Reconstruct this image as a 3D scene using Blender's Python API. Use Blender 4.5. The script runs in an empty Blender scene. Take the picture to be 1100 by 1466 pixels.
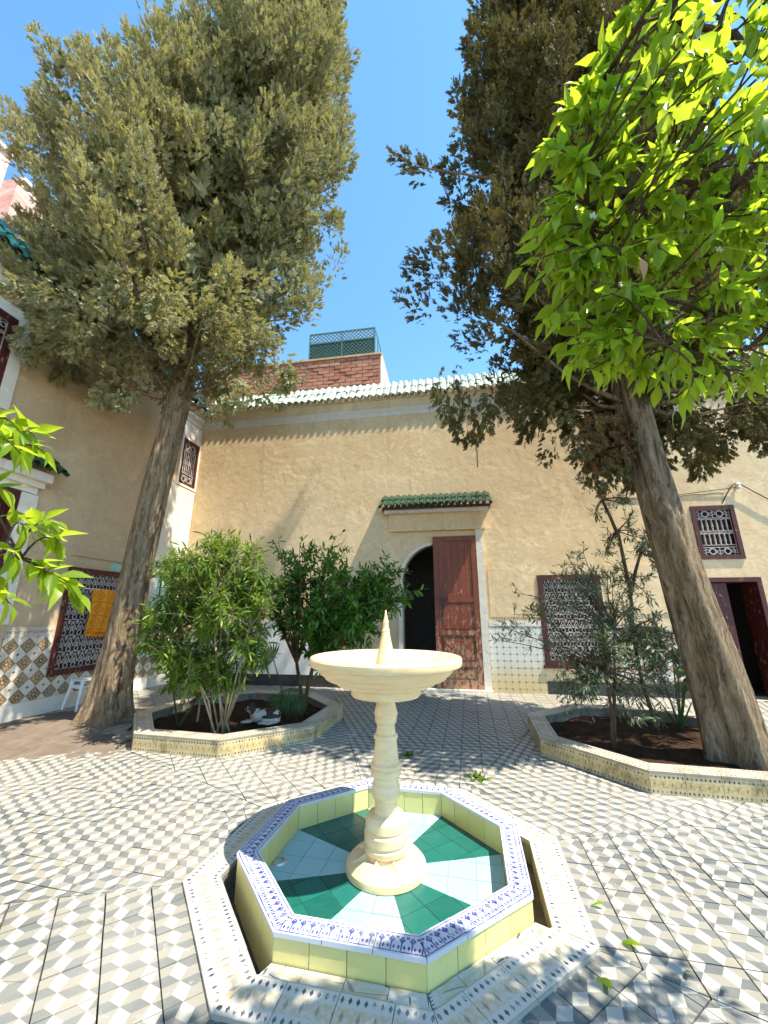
import bpy, bmesh, math, random
import numpy as np
from mathutils import Vector, Matrix, noise as mnoise
random.seed(7); rng = np.random.default_rng(11)
R = math.radians
SC = bpy.context.scene
COL = SC.collection

# ------------------------------------------------------------------ camera
CAM_H, FPX, PITCH = 1.4, 551.0, R(14.8)
cam_data = bpy.data.cameras.new('camera')
cam_data.sensor_fit = 'HORIZONTAL'; cam_data.sensor_width = 36.0
cam_data.lens = 36.0 * FPX / 1100.0
cam_data.clip_start = 0.05; cam_data.clip_end = 500
cam = bpy.data.objects.new('camera', cam_data); COL.objects.link(cam)
cam.location = (0, 0, CAM_H); cam.rotation_euler = (R(90) + PITCH, 0, 0)
SC.camera = cam

# ------------------------------------------------------------------ sky, sun, exposure
SUN = Vector((0.42, -0.20, 0.885)).normalized()
world = bpy.data.worlds.new('World'); SC.world = world; world.use_nodes = True
wn = world.node_tree.nodes; wl = world.node_tree.links
sky = wn.new('ShaderNodeTexSky'); sky.sky_type = 'NISHITA'; sky.sun_disc = False
sky.sun_elevation = math.asin(SUN.z); sky.sun_rotation = math.atan2(SUN.x, SUN.y)
sky.altitude = 1500; sky.air_density = 1.0; sky.dust_density = 0.0; sky.ozone_density = 0.8
wn['Background'].inputs['Strength'].default_value = 0.15
hs = wn.new('ShaderNodeHueSaturation'); hs.inputs['Saturation'].default_value = 1.15; hs.inputs['Hue'].default_value = 0.487
wl.new(sky.outputs[0], hs.inputs['Color']); wl.new(hs.outputs[0], wn['Background'].inputs['Color'])
sl = bpy.data.lights.new('sun', 'SUN'); sl.energy = 3.8; sl.angle = R(0.53); sl.color = (1.0, 0.91, 0.76)
so = bpy.data.objects.new('sun', sl); COL.objects.link(so)
so.rotation_euler = SUN.to_track_quat('Z', 'Y').to_euler(); so.location = (6, -4, 12)
SC.view_settings.view_transform = 'Standard'; SC.view_settings.look = 'None'
SC.view_settings.gamma = 1.0; SC.view_settings.exposure = 1.58
SC.cycles.max_bounces = 7

# ------------------------------------------------------------------ pixel -> place helpers
CP, SP = math.cos(PITCH), math.sin(PITCH)
def ray(x, y):
    a = (x - 550) / FPX; b = (733 - y) / FPX
    return np.array([a, CP - b * SP, SP + b * CP])
def gz(x, y, z=0.0):
    d = ray(x, y); t = (z - CAM_H) / d[2]
    return Vector((t * d[0], t * d[1], z))
def at_y(x, y, Y):
    d = ray(x, y); t = Y / d[1]
    return Vector((t * d[0], Y, CAM_H + t * d[2]))
def at_t(x, y, t):
    d = ray(x, y)
    return Vector((t * d[0], t * d[1], CAM_H + t * d[2]))
def proj(P):
    q = (P[0], P[1], P[2] - CAM_H)
    fw = q[1] * CP + q[2] * SP; up = -q[1] * SP + q[2] * CP
    if fw < 0.05: return None
    return 550 + FPX * q[0] / fw, 733 - FPX * up / fw, fw

# ------------------------------------------------------------------ object helpers
def link(name, me, mat=None, parent=None):
    o = bpy.data.objects.new(name, me); COL.objects.link(o)
    if mat is not None and not me.materials: me.materials.append(mat)
    if parent is not None: o.parent = parent
    return o
def tag(o, label, cat, group=None):
    o['label'] = label; o['category'] = cat
    if group: o['group'] = group
    return o
def thing(name, label, cat, loc=(0, 0, 0), rz=0.0, group=None):
    o = bpy.data.objects.new(name, None); COL.objects.link(o)
    o.location = loc; o.rotation_euler = (0, 0, rz); o.empty_display_size = 0.2
    return tag(o, label, cat, group)
def kind(o, k): o['kind'] = k; return o

class MB:
    """collects faces with optional uv, builds ONE mesh"""
    def __init__(s): s.v = []; s.f = []; s.uv = []
    def face(s, pts, uvs=None):
        i = len(s.v); s.v += [tuple(p) for p in pts]; s.f.append(list(range(i, i + len(pts))))
        s.uv.append(uvs if uvs else [(0, 0)] * len(pts))
    def box(s, x0, x1, y0, y1, z0, z1):
        i = len(s.v)
        s.v += [(x0,y0,z0),(x1,y0,z0),(x1,y1,z0),(x0,y1,z0),(x0,y0,z1),(x1,y0,z1),(x1,y1,z1),(x0,y1,z1)]
        w, h, d = x1 - x0, z1 - z0, y1 - y0
        for q in ((3,2,1,0),(4,5,6,7),(0,1,5,4),(1,2,6,5),(2,3,7,6),(3,0,4,7)):
            s.f.append([i + k for k in q]); s.uv.append([(0,0),(1,0),(1,1),(0,1)])
    def bar(s, a, b, w, t=None):
        """square bar between two points"""
        a = Vector(a); b = Vector(b); d = b - a
        if d.length < 1e-6: return
        d.normalize(); h = Vector((0, 1, 0)) if abs(d.y) < 0.9 else Vector((1, 0, 0))
        p = d.cross(h).normalized() * w / 2; q = d.cross(p).normalized() * (t or w) / 2
        i = len(s.v)
        for c in (a, b):
            for m, n in ((-1,-1),(1,-1),(1,1),(-1,1)): s.v.append(tuple(c + p * m + q * n))
        for fa in ((3,2,1,0),(4,5,6,7),(0,1,5,4),(1,2,6,5),(2,3,7,6),(3,0,4,7)):
            s.f.append([i + k for k in fa]); s.uv.append([(0,0)] * 4)
    def ring(s, c, r, w, n=10, y=0.0):
        for k in range(n):
            a0 = 2 * math.pi * k / n; a1 = 2 * math.pi * (k + 1) / n
            s.bar((c[0] + r * math.cos(a0), y, c[1] + r * math.sin(a0)), (c[0] + r * math.cos(a1), y, c[1] + r * math.sin(a1)), w)
    def tube(s, pts, rad, n=8, cap=True):
        pts = [Vector(p) for p in pts]; m = len(pts)
        if not hasattr(rad, '__len__'): rad = [rad] * m
        i0 = len(s.v); up = Vector((0.13, 0.31, 0.94))
        for k, p in enumerate(pts):
            d = (pts[min(k + 1, m - 1)] - pts[max(k - 1, 0)]).normalized()
            a = d.cross(up)
            if a.length < 0.05: a = d.cross(Vector((1, 0, 0)))
            a.normalize(); b = d.cross(a)
            for j in range(n):
                t = 2 * math.pi * j / n
                s.v.append(tuple(p + (a * math.cos(t) + b * math.sin(t)) * rad[k]))
        for k in range(m - 1):
            for j in range(n):
                j2 = (j + 1) % n
                s.f.append([i0 + k*n + j, i0 + k*n + j2, i0 + (k+1)*n + j2, i0 + (k+1)*n + j]); s.uv.append([(0,0)] * 4)
        if cap:
            s.f.append([i0 + j for j in range(n)][::-1]); s.uv.append([(0,0)] * n)
            s.f.append([i0 + (m-1)*n + j for j in range(n)]); s.uv.append([(0,0)] * n)
    def lathe(s, prof, n=48, c=(0, 0)):
        i0 = len(s.v); m = len(prof)
        for r, z in prof:
            for j in range(n):
                t = 2 * math.pi * j / n; s.v.append((c[0] + r * math.cos(t), c[1] + r * math.sin(t), z))
        for k in range(m - 1):
            for j in range(n):
                j2 = (j + 1) % n
                s.f.append([i0 + k*n + j, i0 + k*n + j2, i0 + (k+1)*n + j2, i0 + (k+1)*n + j]); s.uv.append([(0,0)] * 4)
    def prism(s, poly, z0, z1, uvs=None, bottom=False):
        """poly: CCW list of (x,y)"""
        n = len(poly); i = len(s.v)
        s.v += [(p[0], p[1], z1) for p in poly]; s.v += [(p[0], p[1], z0) for p in poly]
        s.f.append([i + k for k in range(n)]); s.uv.append(list(uvs) if uvs else [(0, 0)] * n)
        for k in range(n):
            k2 = (k + 1) % n
            s.f.append([i + n + k, i + n + k2, i + k2, i + k])
            s.uv.append([uvs[k], uvs[k2], uvs[k2], uvs[k]] if uvs else [(0, 0)] * 4)
        if bottom: s.f.append([i + n + k for k in range(n)][::-1]); s.uv.append([(0, 0)] * n)
    def mesh(s, name='m', smooth=False, uv=False):
        me = bpy.data.meshes.new(name); me.from_pydata(s.v, [], s.f)
        if uv:
            l = me.uv_layers.new(name='UVMap'); flat = [c for f in s.uv for p in f for c in p]
            l.data.foreach_set('uv', flat)
        if smooth: me.polygons.foreach_set('use_smooth', [True] * len(me.polygons))
        me.update(); return me
    def build(s, name, mat, parent=None, smooth=False, uv=False):
        return link(name, s.mesh(name, smooth, uv), mat, parent)

def box_obj(name, b, mat, parent):
    m = MB(); m.box(*b); return m.build(name, mat, parent)
def np_mesh(name, V, F, smooth=False):
    """V (n,3), F (m,k) arrays"""
    me = bpy.data.meshes.new(name); k = F.shape[1]
    me.vertices.add(len(V)); me.vertices.foreach_set('co', np.ascontiguousarray(V, dtype=np.float32).ravel())
    me.loops.add(F.size); me.loops.foreach_set('vertex_index', np.ascontiguousarray(F, dtype=np.int32).ravel())
    me.polygons.add(len(F)); me.polygons.foreach_set('loop_start', np.arange(0, F.size, k, dtype=np.int32))
    me.polygons.foreach_set('loop_total', np.full(len(F), k, dtype=np.int32))
    if smooth: me.polygons.foreach_set('use_smooth', np.ones(len(F), dtype=bool))
    me.update(calc_edges=True); return me

# ------------------------------------------------------------------ material helper
class G:
    def __init__(s, name, rough=0.6, spec=0.5):
        s.m = bpy.data.materials.new(name); s.m.use_nodes = True
        s.t = s.m.node_tree; s.b = s.t.nodes['Principled BSDF']; s.out = s.t.nodes['Material Output']
        s.b.inputs['Roughness'].default_value = rough; s.b.inputs['Specular IOR Level'].default_value = spec
    def n(s, ty, **kw):
        x = s.t.nodes.new('ShaderNode' + ty)
        for k, v in kw.items(): setattr(x, k, v)
        return x
    def put(s, sock, val):
        if isinstance(val, bpy.types.NodeSocket): s.t.links.new(val, sock)
        elif isinstance(val, (tuple, list)) and len(val) == 3 and sock.type == 'RGBA': sock.default_value = (*val, 1)
        else: sock.default_value = val
    def f(s, op, a, b=0.0, c=0.0):
        x = s.n('Math', operation=op)
        for i, v in enumerate((a, b, c)): s.put(x.inputs[i], v)
        return x.outputs[0]
    def vm(s, op, a, b=(0, 0, 0)):
        x = s.n('VectorMath', operation=op); s.put(x.inputs[0], a); s.put(x.inputs[1], b); return x.outputs[0]
    def mix(s, fac, a, b, mode='MIX'):
        x = s.n('Mix', data_type='RGBA', blend_type=mode); s.put(x.inputs[0], fac)
        s.put(x.inputs[6], a); s.put(x.inputs[7], b); return x.outputs[2]
    def co(s, which='Object'): return s.n('TexCoord').outputs[which]
    def xyz(s, v):
        x = s.n('SeparateXYZ'); s.put(x.inputs[0], v); return x.outputs
    def noise(s, vec, scale, detail=4, rough=0.55, dist=0.0, ch=0):
        x = s.n('TexNoise'); s.put(x.inputs['Vector'], vec); x.inputs['Scale'].default_value = scale
        x.inputs['Detail'].default_value = detail; x.inputs['Roughness'].default_value = rough
        x.inputs['Distortion'].default_value = dist; return x.outputs[ch]
    def vor(s, vec, scale, feat='F1', out='Distance'):
        x = s.n('TexVoronoi', feature=feat); s.put(x.inputs['Vector'], vec); x.inputs['Scale'].default_value = scale
        return x.outputs[out]
    def ramp(s, fac, *stops):
        x = s.n('ValToRGB'); e = x.color_ramp.elements
        while len(e) < len(stops): e.new(0.5)
        for el, (p, c) in zip(e, stops):
            el.position = p; el.color = (*c, 1) if isinstance(c, (tuple, list)) else (c, c, c, 1)
        s.put(x.inputs[0], fac); return x.outputs[0]
    def step(s, v, lo, hi):
        x = s.n('MapRange'); s.put(x.inputs[0], v); x.inputs[1].default_value = lo; x.inputs[2].default_value = hi
        return x.outputs[0]
    def scl(s, vec, x, y, z):
        return s.vm('MULTIPLY', vec, (x, y, z))
    def bump(s, h, strength=0.5, dist=0.02):
        x = s.n('Bump'); x.inputs['Strength'].default_value = strength; x.inputs['Distance'].default_value = dist
        s.put(x.inputs['Height'], h); s.t.links.new(x.outputs[0], s.b.inputs['Normal']); return x
    def col(s, c): s.put(s.b.inputs['Base Color'], c); return s
    def rough(s, v): s.put(s.b.inputs['Roughness'], v); return s
    def rnd(s):
        """random per object plus per island"""
        a = s.n('ObjectInfo').outputs['Random']; b = s.n('NewGeometry').outputs['Random Per Island']
        return s.f('FRACT', s.f('ADD', s.f('MULTIPLY', a, 7.31), b))
    def inv(s, v): return s.f('SUBTRACT', 1.0, v)
    def band(s, v, c, w):
        """1 where |v-c|<w"""
        return s.f('LESS_THAN', s.f('ABSOLUTE', s.f('SUBTRACT', v, c)), w)

M = {}
def plaster(name, c0, c1, stain, grime):
    g = G(name, 0.92, 0.2); p = g.co()
    big = g.noise(p, 0.55, 5, 0.6, 0.4); mid = g.noise(p, 2.6, 6, 0.65, 0.5); fine = g.noise(p, 24, 5, 0.7)
    c = g.mix(g.step(big, 0.36, 0.66), c0, c1)
    c = g.mix(g.f('MULTIPLY', g.step(mid, 0.52, 0.78), 0.6), c, stain)
    streak = g.noise(g.scl(p, 5.0, 5.0, 0.35), 1.0, 4, 0.6)
    c = g.mix(g.f('MULTIPLY', g.step(streak, 0.55, 0.8), grime), c, (0.30, 0.22, 0.12))
    patch = g.noise(g.vm('ADD', p, (7, 3, 5)), 1.1, 6, 0.75, 1.2)
    c = g.mix(g.f('MULTIPLY', g.step(patch, 0.585, 0.60), 0.55), c, tuple(min(1, k * 1.18) for k in c0))
    mott = g.noise(g.vm('ADD', p, (1, 8, 2)), 9.0, 5, 0.7, 0.3); c = g.mix(g.f('MULTIPLY', g.step(mott, 0.42, 0.72), 0.34), c, stain)
    pale = g.noise(g.vm('ADD', p, (4, 2, 9)), 4.2, 5, 0.65, 0.5); c = g.mix(g.f('MULTIPLY', g.step(pale, 0.52, 0.75), 0.45), c, tuple(min(.8, k * 1.25) for k in c0))
    c = g.mix(g.f('MULTIPLY', g.step(fine, 0.35, 0.7), 0.20), c, (0.72, 0.62, 0.48))
    crack = g.vor(g.vm('ADD', p, g.scl(g.noise(p, 2.0, 5, 0.7, ch=1), 0.8, 0.8, 0.8)), 0.8, 'DISTANCE_TO_EDGE')
    ck = g.f('MULTIPLY', g.inv(g.step(crack, 0.0, 0.006)), g.step(g.noise(p, 0.7), 0.5, 0.6))
    c = g.mix(g.f('MULTIPLY', ck, 0.6), c, (0.2, 0.14, 0.08))
    g.col(c)
    h = g.f('ADD', g.f('MULTIPLY', mid, 1.0), g.f('ADD', g.f('MULTIPLY', fine, 0.16), g.f('MULTIPLY', ck, -0.25)))
    h = g.f('ADD', h, g.f('MULTIPLY', g.noise(p, 7.0, 4, 0.6), 0.45))
    g.bump(h, 0.40, 0.03); M[name] = g.m
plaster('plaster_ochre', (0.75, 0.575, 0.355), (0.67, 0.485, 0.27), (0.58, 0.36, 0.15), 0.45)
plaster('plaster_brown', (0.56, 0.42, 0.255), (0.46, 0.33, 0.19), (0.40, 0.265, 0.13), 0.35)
plaster('plaster_white', (0.74, 0.69, 0.60), (0.68, 0.62, 0.52), (0.62, 0.53, 0.40), 0.18)

def simple(name, c, rough=0.6, spec=0.5, var=0.25, scale=12.0, bump=0.0, metal=0.0):
    g = G(name, rough, spec); p = g.co()
    nz = g.noise(p, scale, 4, 0.6)
    g.col(g.mix(g.step(nz, 0.3, 0.7), tuple(k * (1 - var) for k in c), tuple(min(1, k * (1 + var * 0.6)) for k in c)))
    g.b.inputs['Metallic'].default_value = metal
    if bump: g.bump(nz, bump, 0.01)
    M[name] = g.m; return g
simple('iron_pale', (0.52, 0.44, 0.40), 0.6, var=0.4, scale=30)
simple('iron_teal', (0.10, 0.22, 0.21), 0.6, var=0.3, scale=20)
simple('black_base', (0.035, 0.035, 0.035), 0.5, var=0.4, scale=8)
simple('mortar', (0.20, 0.18, 0.15), 0.95, 0.2, 0.4, 9)
simple('grout_dark', (0.10, 0.085, 0.065), 0.95, 0.2, 0.5, 9)
simple('white_plastic', (0.78, 0.78, 0.76), 0.4, var=0.08)
simple('green_shutter', (0.30, 0.50, 0.42), 0.55, var=0.15)
simple('cable', (0.03, 0.025, 0.02), 0.7)
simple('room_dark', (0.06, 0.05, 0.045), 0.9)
simple('steel', (0.55, 0.53, 0.5), 0.3, var=0.2, metal=0.9)

# maroon paint with flaking
def paint(name, c, flake):
    g = G(name, 0.5, 0.4); p = g.co()
    n1 = g.noise(g.scl(p, 3.0, 3.0, 1.2), 6, 6, 0.75, 0.6)
    z = g.xyz(p)[2]
    th = g.f('ADD', n1, g.f('MULTIPLY', g.step(z, 1.9, 0.2), flake))
    ck = g.step(th, 0.60, 0.64)
    c1 = g.mix(g.step(g.noise(g.scl(p, 14, 14, 0.8), 2.0), 0.35, 0.7), c, tuple(k * 0.6 for k in c))
    wood = g.mix(g.noise(g.scl(p, 30, 30, 1.5), 2.0), (0.30, 0.16, 0.08), (0.46, 0.30, 0.18))
    g.col(g.mix(ck, c1, wood)); g.bump(g.f('ADD', g.inv(ck), g.f('MULTIPLY', n1, 0.5)), 0.5, 0.004); M[name] = g.m
paint('door_red', (0.24, 0.055, 0.024), 0.16)
paint('frame_maroon', (0.085, 0.016, 0.014), 0.02)

# glazed roof tile
def glaze(name, c, pale, amt, rough):
    g = G(name, rough, 0.6); p = g.co(); r = g.rnd()
    nz = g.noise(g.vm('ADD', p, g.scl(g.n('ObjectInfo').outputs['Location'], 3, 3, 3)), 14, 5, 0.7)
    cc = g.mix(g.step(nz, amt, amt + 0.18), c, pale)
    cc = g.mix(g.f('MULTIPLY', r, 0.45), cc, tuple(k * 0.6 for k in c))
    g.col(cc); g.bump(nz, 0.25, 0.006); M[name] = g.m
glaze('tile_glaze_worn', (0.20, 0.33, 0.27), (0.60, 0.64, 0.58), 0.40, 0.45)
glaze('tile_glaze_dark', (0.012, 0.055, 0.035), (0.05, 0.11, 0.07), 0.58, 0.22)
glaze('tile_glaze_teal', (0.010, 0.10, 0.085), (0.06, 0.2, 0.17), 0.6, 0.22)

g = G('brick_red', 0.9, 0.2); p = g.co(); r = g.rnd()
c = g.mix(r, (0.42, 0.17, 0.115), (0.56, 0.30, 0.21)); c = g.mix(g.f('MULTIPLY', g.step(g.noise(p, 9, 5, 0.7), 0.45, 0.75), 0.45), c, (0.62, 0.47, 0.38))
g.col(c); g.bump(g.noise(p, 40, 3), 0.4, 0.005); M['brick_red'] = g.m
g = G('render_pink', 0.9, 0.2); p = g.co(); nz = g.noise(g.scl(p, 1, 1, 2.2), 1.6, 6, 0.7, 0.8)
g.col(g.mix(g.step(nz, 0.40, 0.62), (0.74, 0.58, 0.53), (0.58, 0.31, 0.27))); g.bump(nz, 0.4, 0.02); M['render_pink'] = g.m

# cube-patterned cement floor tile: print in UV, wear in object/world space
g = G('cement_cubes', 0.55, 0.35); uv = g.xyz(g.co('UV'))
x = g.f('MULTIPLY', uv[0], 2.0); y = uv[1]
def cell(ox):
    cx = g.f('ADD', g.f('FLOOR', g.f('SUBTRACT', g.f('ADD', x, 0.5), ox)), ox)
    cy = g.f('ADD', g.f('FLOOR', g.f('SUBTRACT', g.f('ADD', y, 0.5), ox)), ox)
    dx = g.f('SUBTRACT', x, cx); dy = g.f('MULTIPLY', g.f('SUBTRACT', y, cy), 1.7320508)
    return dx, dy, g.f('ADD', g.f('MULTIPLY', dx, dx), g.f('MULTIPLY', dy, dy))
ax, ay, ad = cell(0.0); bx_, by_, bd = cell(0.5)
sel = g.f('LESS_THAN', bd, ad)
def pick(a, b): return g.f('ADD', g.f('MULTIPLY', b, sel), g.f('MULTIPLY', a, g.inv(sel)))
dx, dy = pick(ax, bx_), pick(ay, by_)
top = g.f('GREATER_THAN', dy, g.f('MULTIPLY', g.f('ABSOLUTE', dx), 0.57735))
side = g.f('GREATER_THAN', dx, 0.0)
geo = g.n('NewGeometry').outputs['Position']
wear = g.noise(geo, 1.3, 5, 0.65, 0.5); spk = g.noise(geo, 60, 4, 0.7); rn = g.rnd()
tint = g.mix(rn, (0.88, 0.90, 0.92), (1.0, 0.97, 0.92))
cside = g.mix(side, (0.240, 0.230, 0.195), (0.102, 0.118, 0.122))
c = g.mix(top, cside, (0.44, 0.42, 0.37)); c = g.mix(1.0, c, tint, 'MULTIPLY')
c = g.mix(g.f('MULTIPLY', g.step(wear, 0.40, 0.75), 0.34), c, (0.36, 0.335, 0.29))
c = g.mix(g.f('MULTIPLY', g.step(g.noise(geo, 0.45, 5, 0.6, 0.8), 0.52, 0.68), 0.25), c, (0.27, 0.19, 0.12))
c = g.mix(g.f('MULTIPLY', g.step(spk, 0.60, 0.72), 0.25), c, (0.28, 0.21, 0.15))
c = g.mix(g.f('MULTIPLY', g.step(g.noise(geo, 7, 6, 0.8, 1.0), 0.60, 0.66), 0.35), c, (0.62, 0.60, 0.56))
hair = g.vor(g.vm('ADD', geo, g.scl(g.noise(geo, 3.0, 5, 0.7, ch=1), 0.35, 0.35, 0.35)), 2.3, 'DISTANCE_TO_EDGE')
hk = g.f('MULTIPLY', g.inv(g.step(hair, 0.0, 0.010)), g.step(g.noise(geo, 0.9, 3), 0.50, 0.58))
c = g.mix(g.f('MULTIPLY', hk, 0.85), c, (0.10, 0.06, 0.04))
chip = g.step(g.noise(geo, 13, 6, 0.8, 0.4), 0.635, 0.66); c = g.mix(g.f('MULTIPLY', chip, 0.6), c, (0.40, 0.33, 0.25))
fade = g.step(g.noise(g.vm('ADD', geo, (3, 9, 1)), 0.8, 4, 0.6, 0.6), 0.45, 0.68); c = g.mix(g.f('MULTIPLY', fade, 0.30), c, (0.36, 0.35, 0.32))
g.col(c); g.rough(g.f('ADD', 0.42, g.f('MULTIPLY', wear, 0.3))); g.bump(g.f('ADD', spk, g.noise(geo, 9, 4)), 0.12, 0.004); M['cement_cubes'] = g.m

# printed border tile (lip of the pool, planters): u along the run 0..1 per tile, v across
def border(name, ground, mid, dot, n, soil, worn):
    g = G(name, 0.45, 0.4); uv = g.xyz(g.co('UV')); u, v = uv[0], uv[1]
    geo = g.n('NewGeometry').outputs['Position']
    fr = g.f('ABSOLUTE', g.f('SUBTRACT', g.f('FRACT', g.f('MULTIPLY', u, float(n))), 0.5))
    w1 = g.f('LESS_THAN', g.f('ADD', fr, g.f('MULTIPLY', g.f('ABSOLUTE', g.f('SUBTRACT', v, 0.17)), 3.2)), 0.27)
    w2 = g.f('LESS_THAN', g.f('ADD', fr, g.f('MULTIPLY', g.f('ABSOLUTE', g.f('SUBTRACT', v, 0.84)), 3.2)), 0.27)
    ctr = g.f('MULTIPLY', g.band(v, 0.5, 0.19), g.step(g.noise(g.scl(g.co('UV'), 5, 4, 1), 2.2, 3, 0.6), 0.38, 0.58))
    rose = g.f('LESS_THAN', g.f('ADD', g.f('ABSOLUTE', g.f('SUBTRACT', g.f('FRACT', g.f('MULTIPLY', u, n / 2.0)), 0.5)), g.f('ABSOLUTE', g.f('SUBTRACT', v, 0.5))), 0.13)
    c = g.mix(g.f('MULTIPLY', ctr, 0.75), ground, mid)
    c = g.mix(g.f('MULTIPLY', rose, 0.5), c, dot)
    wr = g.noise(geo, 16, 5, 0.7)
    ink = g.f('MULTIPLY', g.f('MAXIMUM', w1, w2), g.step(wr, 0.62, 0.50))
    c = g.mix(g.f('MULTIPLY', ink, 0.95), c, dot)
    c = g.mix(g.f('MULTIPLY', g.step(g.noise(geo, 4.5, 6, 0.7, 0.6), 0.46, 0.72), worn), c, soil)
    edge = g.f('MAXIMUM', g.f('LESS_THAN', v, 0.025), g.f('LESS_THAN', g.inv(v), 0.025))
    c = g.mix(g.f('MULTIPLY', edge, 0.5), c, (0.15, 0.12, 0.08))
    g.col(c); g.bump(wr, 0.2, 0.004); M[name] = g.m
border('lip_tile', (0.52, 0.50, 0.44), (0.50, 0.37, 0.19), (0.035, 0.045, 0.07), 7, (0.40, 0.42, 0.43), 0.35)
border('planter_tile', (0.52, 0.43, 0.25), (0.42, 0.29, 0.085), (0.035, 0.022, 0.015), 8, (0.12, 0.09, 0.05), 0.95)
border('planter_top_tile', (0.46, 0.42, 0.34), (0.40, 0.34, 0.23), (0.05, 0.04, 0.03), 8, (0.17, 0.14, 0.10), 0.85)
border('zellige_band', (0.62, 0.56, 0.46), (0.20, 0.10, 0.05), (0.05, 0.025, 0.015), 9, (0.33, 0.26, 0.18), 0.35)

# blue printed rim tile
g = G('rim_blue', 0.22, 0.5); uvv = g.co('UV'); uv = g.xyz(uvv); u, v = uv[0], uv[1]
fu = g.f('ABSOLUTE', g.f('SUBTRACT', g.f('FRACT', g.f('MULTIPLY', u, 5.0)), 0.5))
stem = g.f('MULTIPLY', g.f('LESS_THAN', fu, 0.07), g.band(v, 0.40, 0.26))
cr1 = g.f('LESS_THAN', g.f('ADD', g.f('MULTIPLY', fu, 1.0), g.f('MULTIPLY', g.f('ABSOLUTE', g.f('SUBTRACT', v, 0.62)), 1.9)), 0.34)
cr2 = g.f('LESS_THAN', g.f('ADD', g.f('ABSOLUTE', g.f('SUBTRACT', fu, 0.28)), g.f('MULTIPLY', g.f('ABSOLUTE', g.f('SUBTRACT', v, 0.30)), 1.3)), 0.15)
cr3 = g.f('LESS_THAN', g.f('ADD', g.f('ABSOLUTE', g.f('SUBTRACT', fu, 0.42)), g.f('MULTIPLY', g.f('ABSOLUTE', g.f('SUBTRACT', v, 0.74)), 1.3)), 0.10)
hole = g.f('LESS_THAN', g.f('ADD', fu, g.f('ABSOLUTE', g.f('SUBTRACT', v, 0.63))), 0.09)
lines = g.f('MAXIMUM', g.band(v, 0.10, 0.028), g.band(v, 0.905, 0.020))
ink = g.f('MAXIMUM', g.f('MAXIMUM', stem, g.f('SUBTRACT', cr1, hole)), g.f('MAXIMUM', cr2, g.f('MAXIMUM', cr3, lines)))
geo = g.n('NewGeometry').outputs['Position']
ink = g.f('MULTIPLY', ink, g.step(g.noise(geo, 30, 4, 0.7), 0.75, 0.50))
c = g.mix(g.f('MULTIPLY', ink, 0.97), (0.54, 0.55, 0.58), (0.018, 0.035, 0.26))
c = g.mix(g.f('MULTIPLY', g.step(g.noise(geo, 5, 5, 0.7), 0.5, 0.75), 0.3), c, (0.55, 0.52, 0.48)); g.col(c); M['rim_blue'] = g.m

def glazed(name, c0, c1, dirt, rough=0.25):
    g = G(name, rough, 0.5); geo = g.n('NewGeometry').outputs['Position']; r = g.rnd()
    c = g.mix(r, c0, c1); c = g.mix(g.f('MULTIPLY', g.step(g.noise(geo, 9, 6, 0.7, 0.7), 0.45, 0.75), 0.3), c, dirt)
    c = g.mix(g.f('MULTIPLY', g.step(g.noise(geo, 70, 3, 0.6), 0.62, 0.72), 0.25), c, tuple(k * 0.6 for k in dirt))
    g.col(c); g.rough(g.f('ADD', rough - 0.05, g.f('MULTIPLY', g.noise(geo, 6, 4), 0.25))); M[name] = g.m
glazed('basin_lime', (0.62, 0.54, 0.18), (0.68, 0.59, 0.235), (0.50, 0.43, 0.20))
glazed('pool_green', (0.004, 0.085, 0.068), (0.008, 0.12, 0.098), (0.04, 0.17, 0.14), 0.3)
glazed('pool_blue', (0.25, 0.45, 0.49), (0.29, 0.49, 0.53), (0.38, 0.48, 0.47), 0.3)
simple('grout_pale', (0.55, 0.55, 0.48), 0.9, 0.2, 0.2, 20)

# zellige tile, print in UV
g = G('zellige', 0.4, 0.45); uv = g.xyz(g.co('UV'))
x = g.f('SUBTRACT', uv[0], 0.5); y = g.f('SUBTRACT', uv[1], 0.5); axx = g.f('ABSOLUTE', x); ayy = g.f('ABSOLUTE', y)
d1 = g.f('ADD', axx, ayy); rr = g.f('SQRT', g.f('ADD', g.f('MULTIPLY', x, x), g.f('MULTIPLY', y, y)))
an = g.f('ARCTAN2', y, x); pet = g.f('COSINE', g.f('MULTIPLY', an, 8.0))
dia = g.f('LESS_THAN', d1, 0.46); ol = g.band(d1, 0.46, 0.03)
petal = g.f('LESS_THAN', rr, g.f('ADD', 0.22, g.f('MULTIPLY', pet, 0.08)))
core = g.f('LESS_THAN', rr, 0.06); ringp = g.band(d1, 0.37, 0.035)
cxx = g.f('SUBTRACT', 0.5, axx); cyy = g.f('SUBTRACT', 0.5, ayy)
cross = g.f('LESS_THAN', g.f('ADD', g.f('MULTIPLY', g.f('MINIMUM', cxx, cyy), 3.0), g.f('MAXIMUM', cxx, cyy)), 0.13)
geo = g.n('NewGeometry').outputs['Position']; r = g.rnd()
motif = g.mix(r, (0.13, 0.065, 0.03), (0.26, 0.145, 0.055))
c = g.mix(dia, (0.64, 0.59, 0.50), (0.52, 0.42, 0.27))
c = g.mix(petal, c, motif); c = g.mix(core, c, (0.55, 0.48, 0.36)); c = g.mix(ringp, c, motif); c = g.mix(ol, c, (0.07, 0.04, 0.025)); c = g.mix(cross, c, (0.05, 0.035, 0.03))
c = g.mix(g.f('MULTIPLY', g.step(g.noise(geo, 6, 5, 0.7, 0.6), 0.48, 0.75), 0.5), c, (0.40, 0.33, 0.23)); g.col(c); M['zellige'] = g.m

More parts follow.
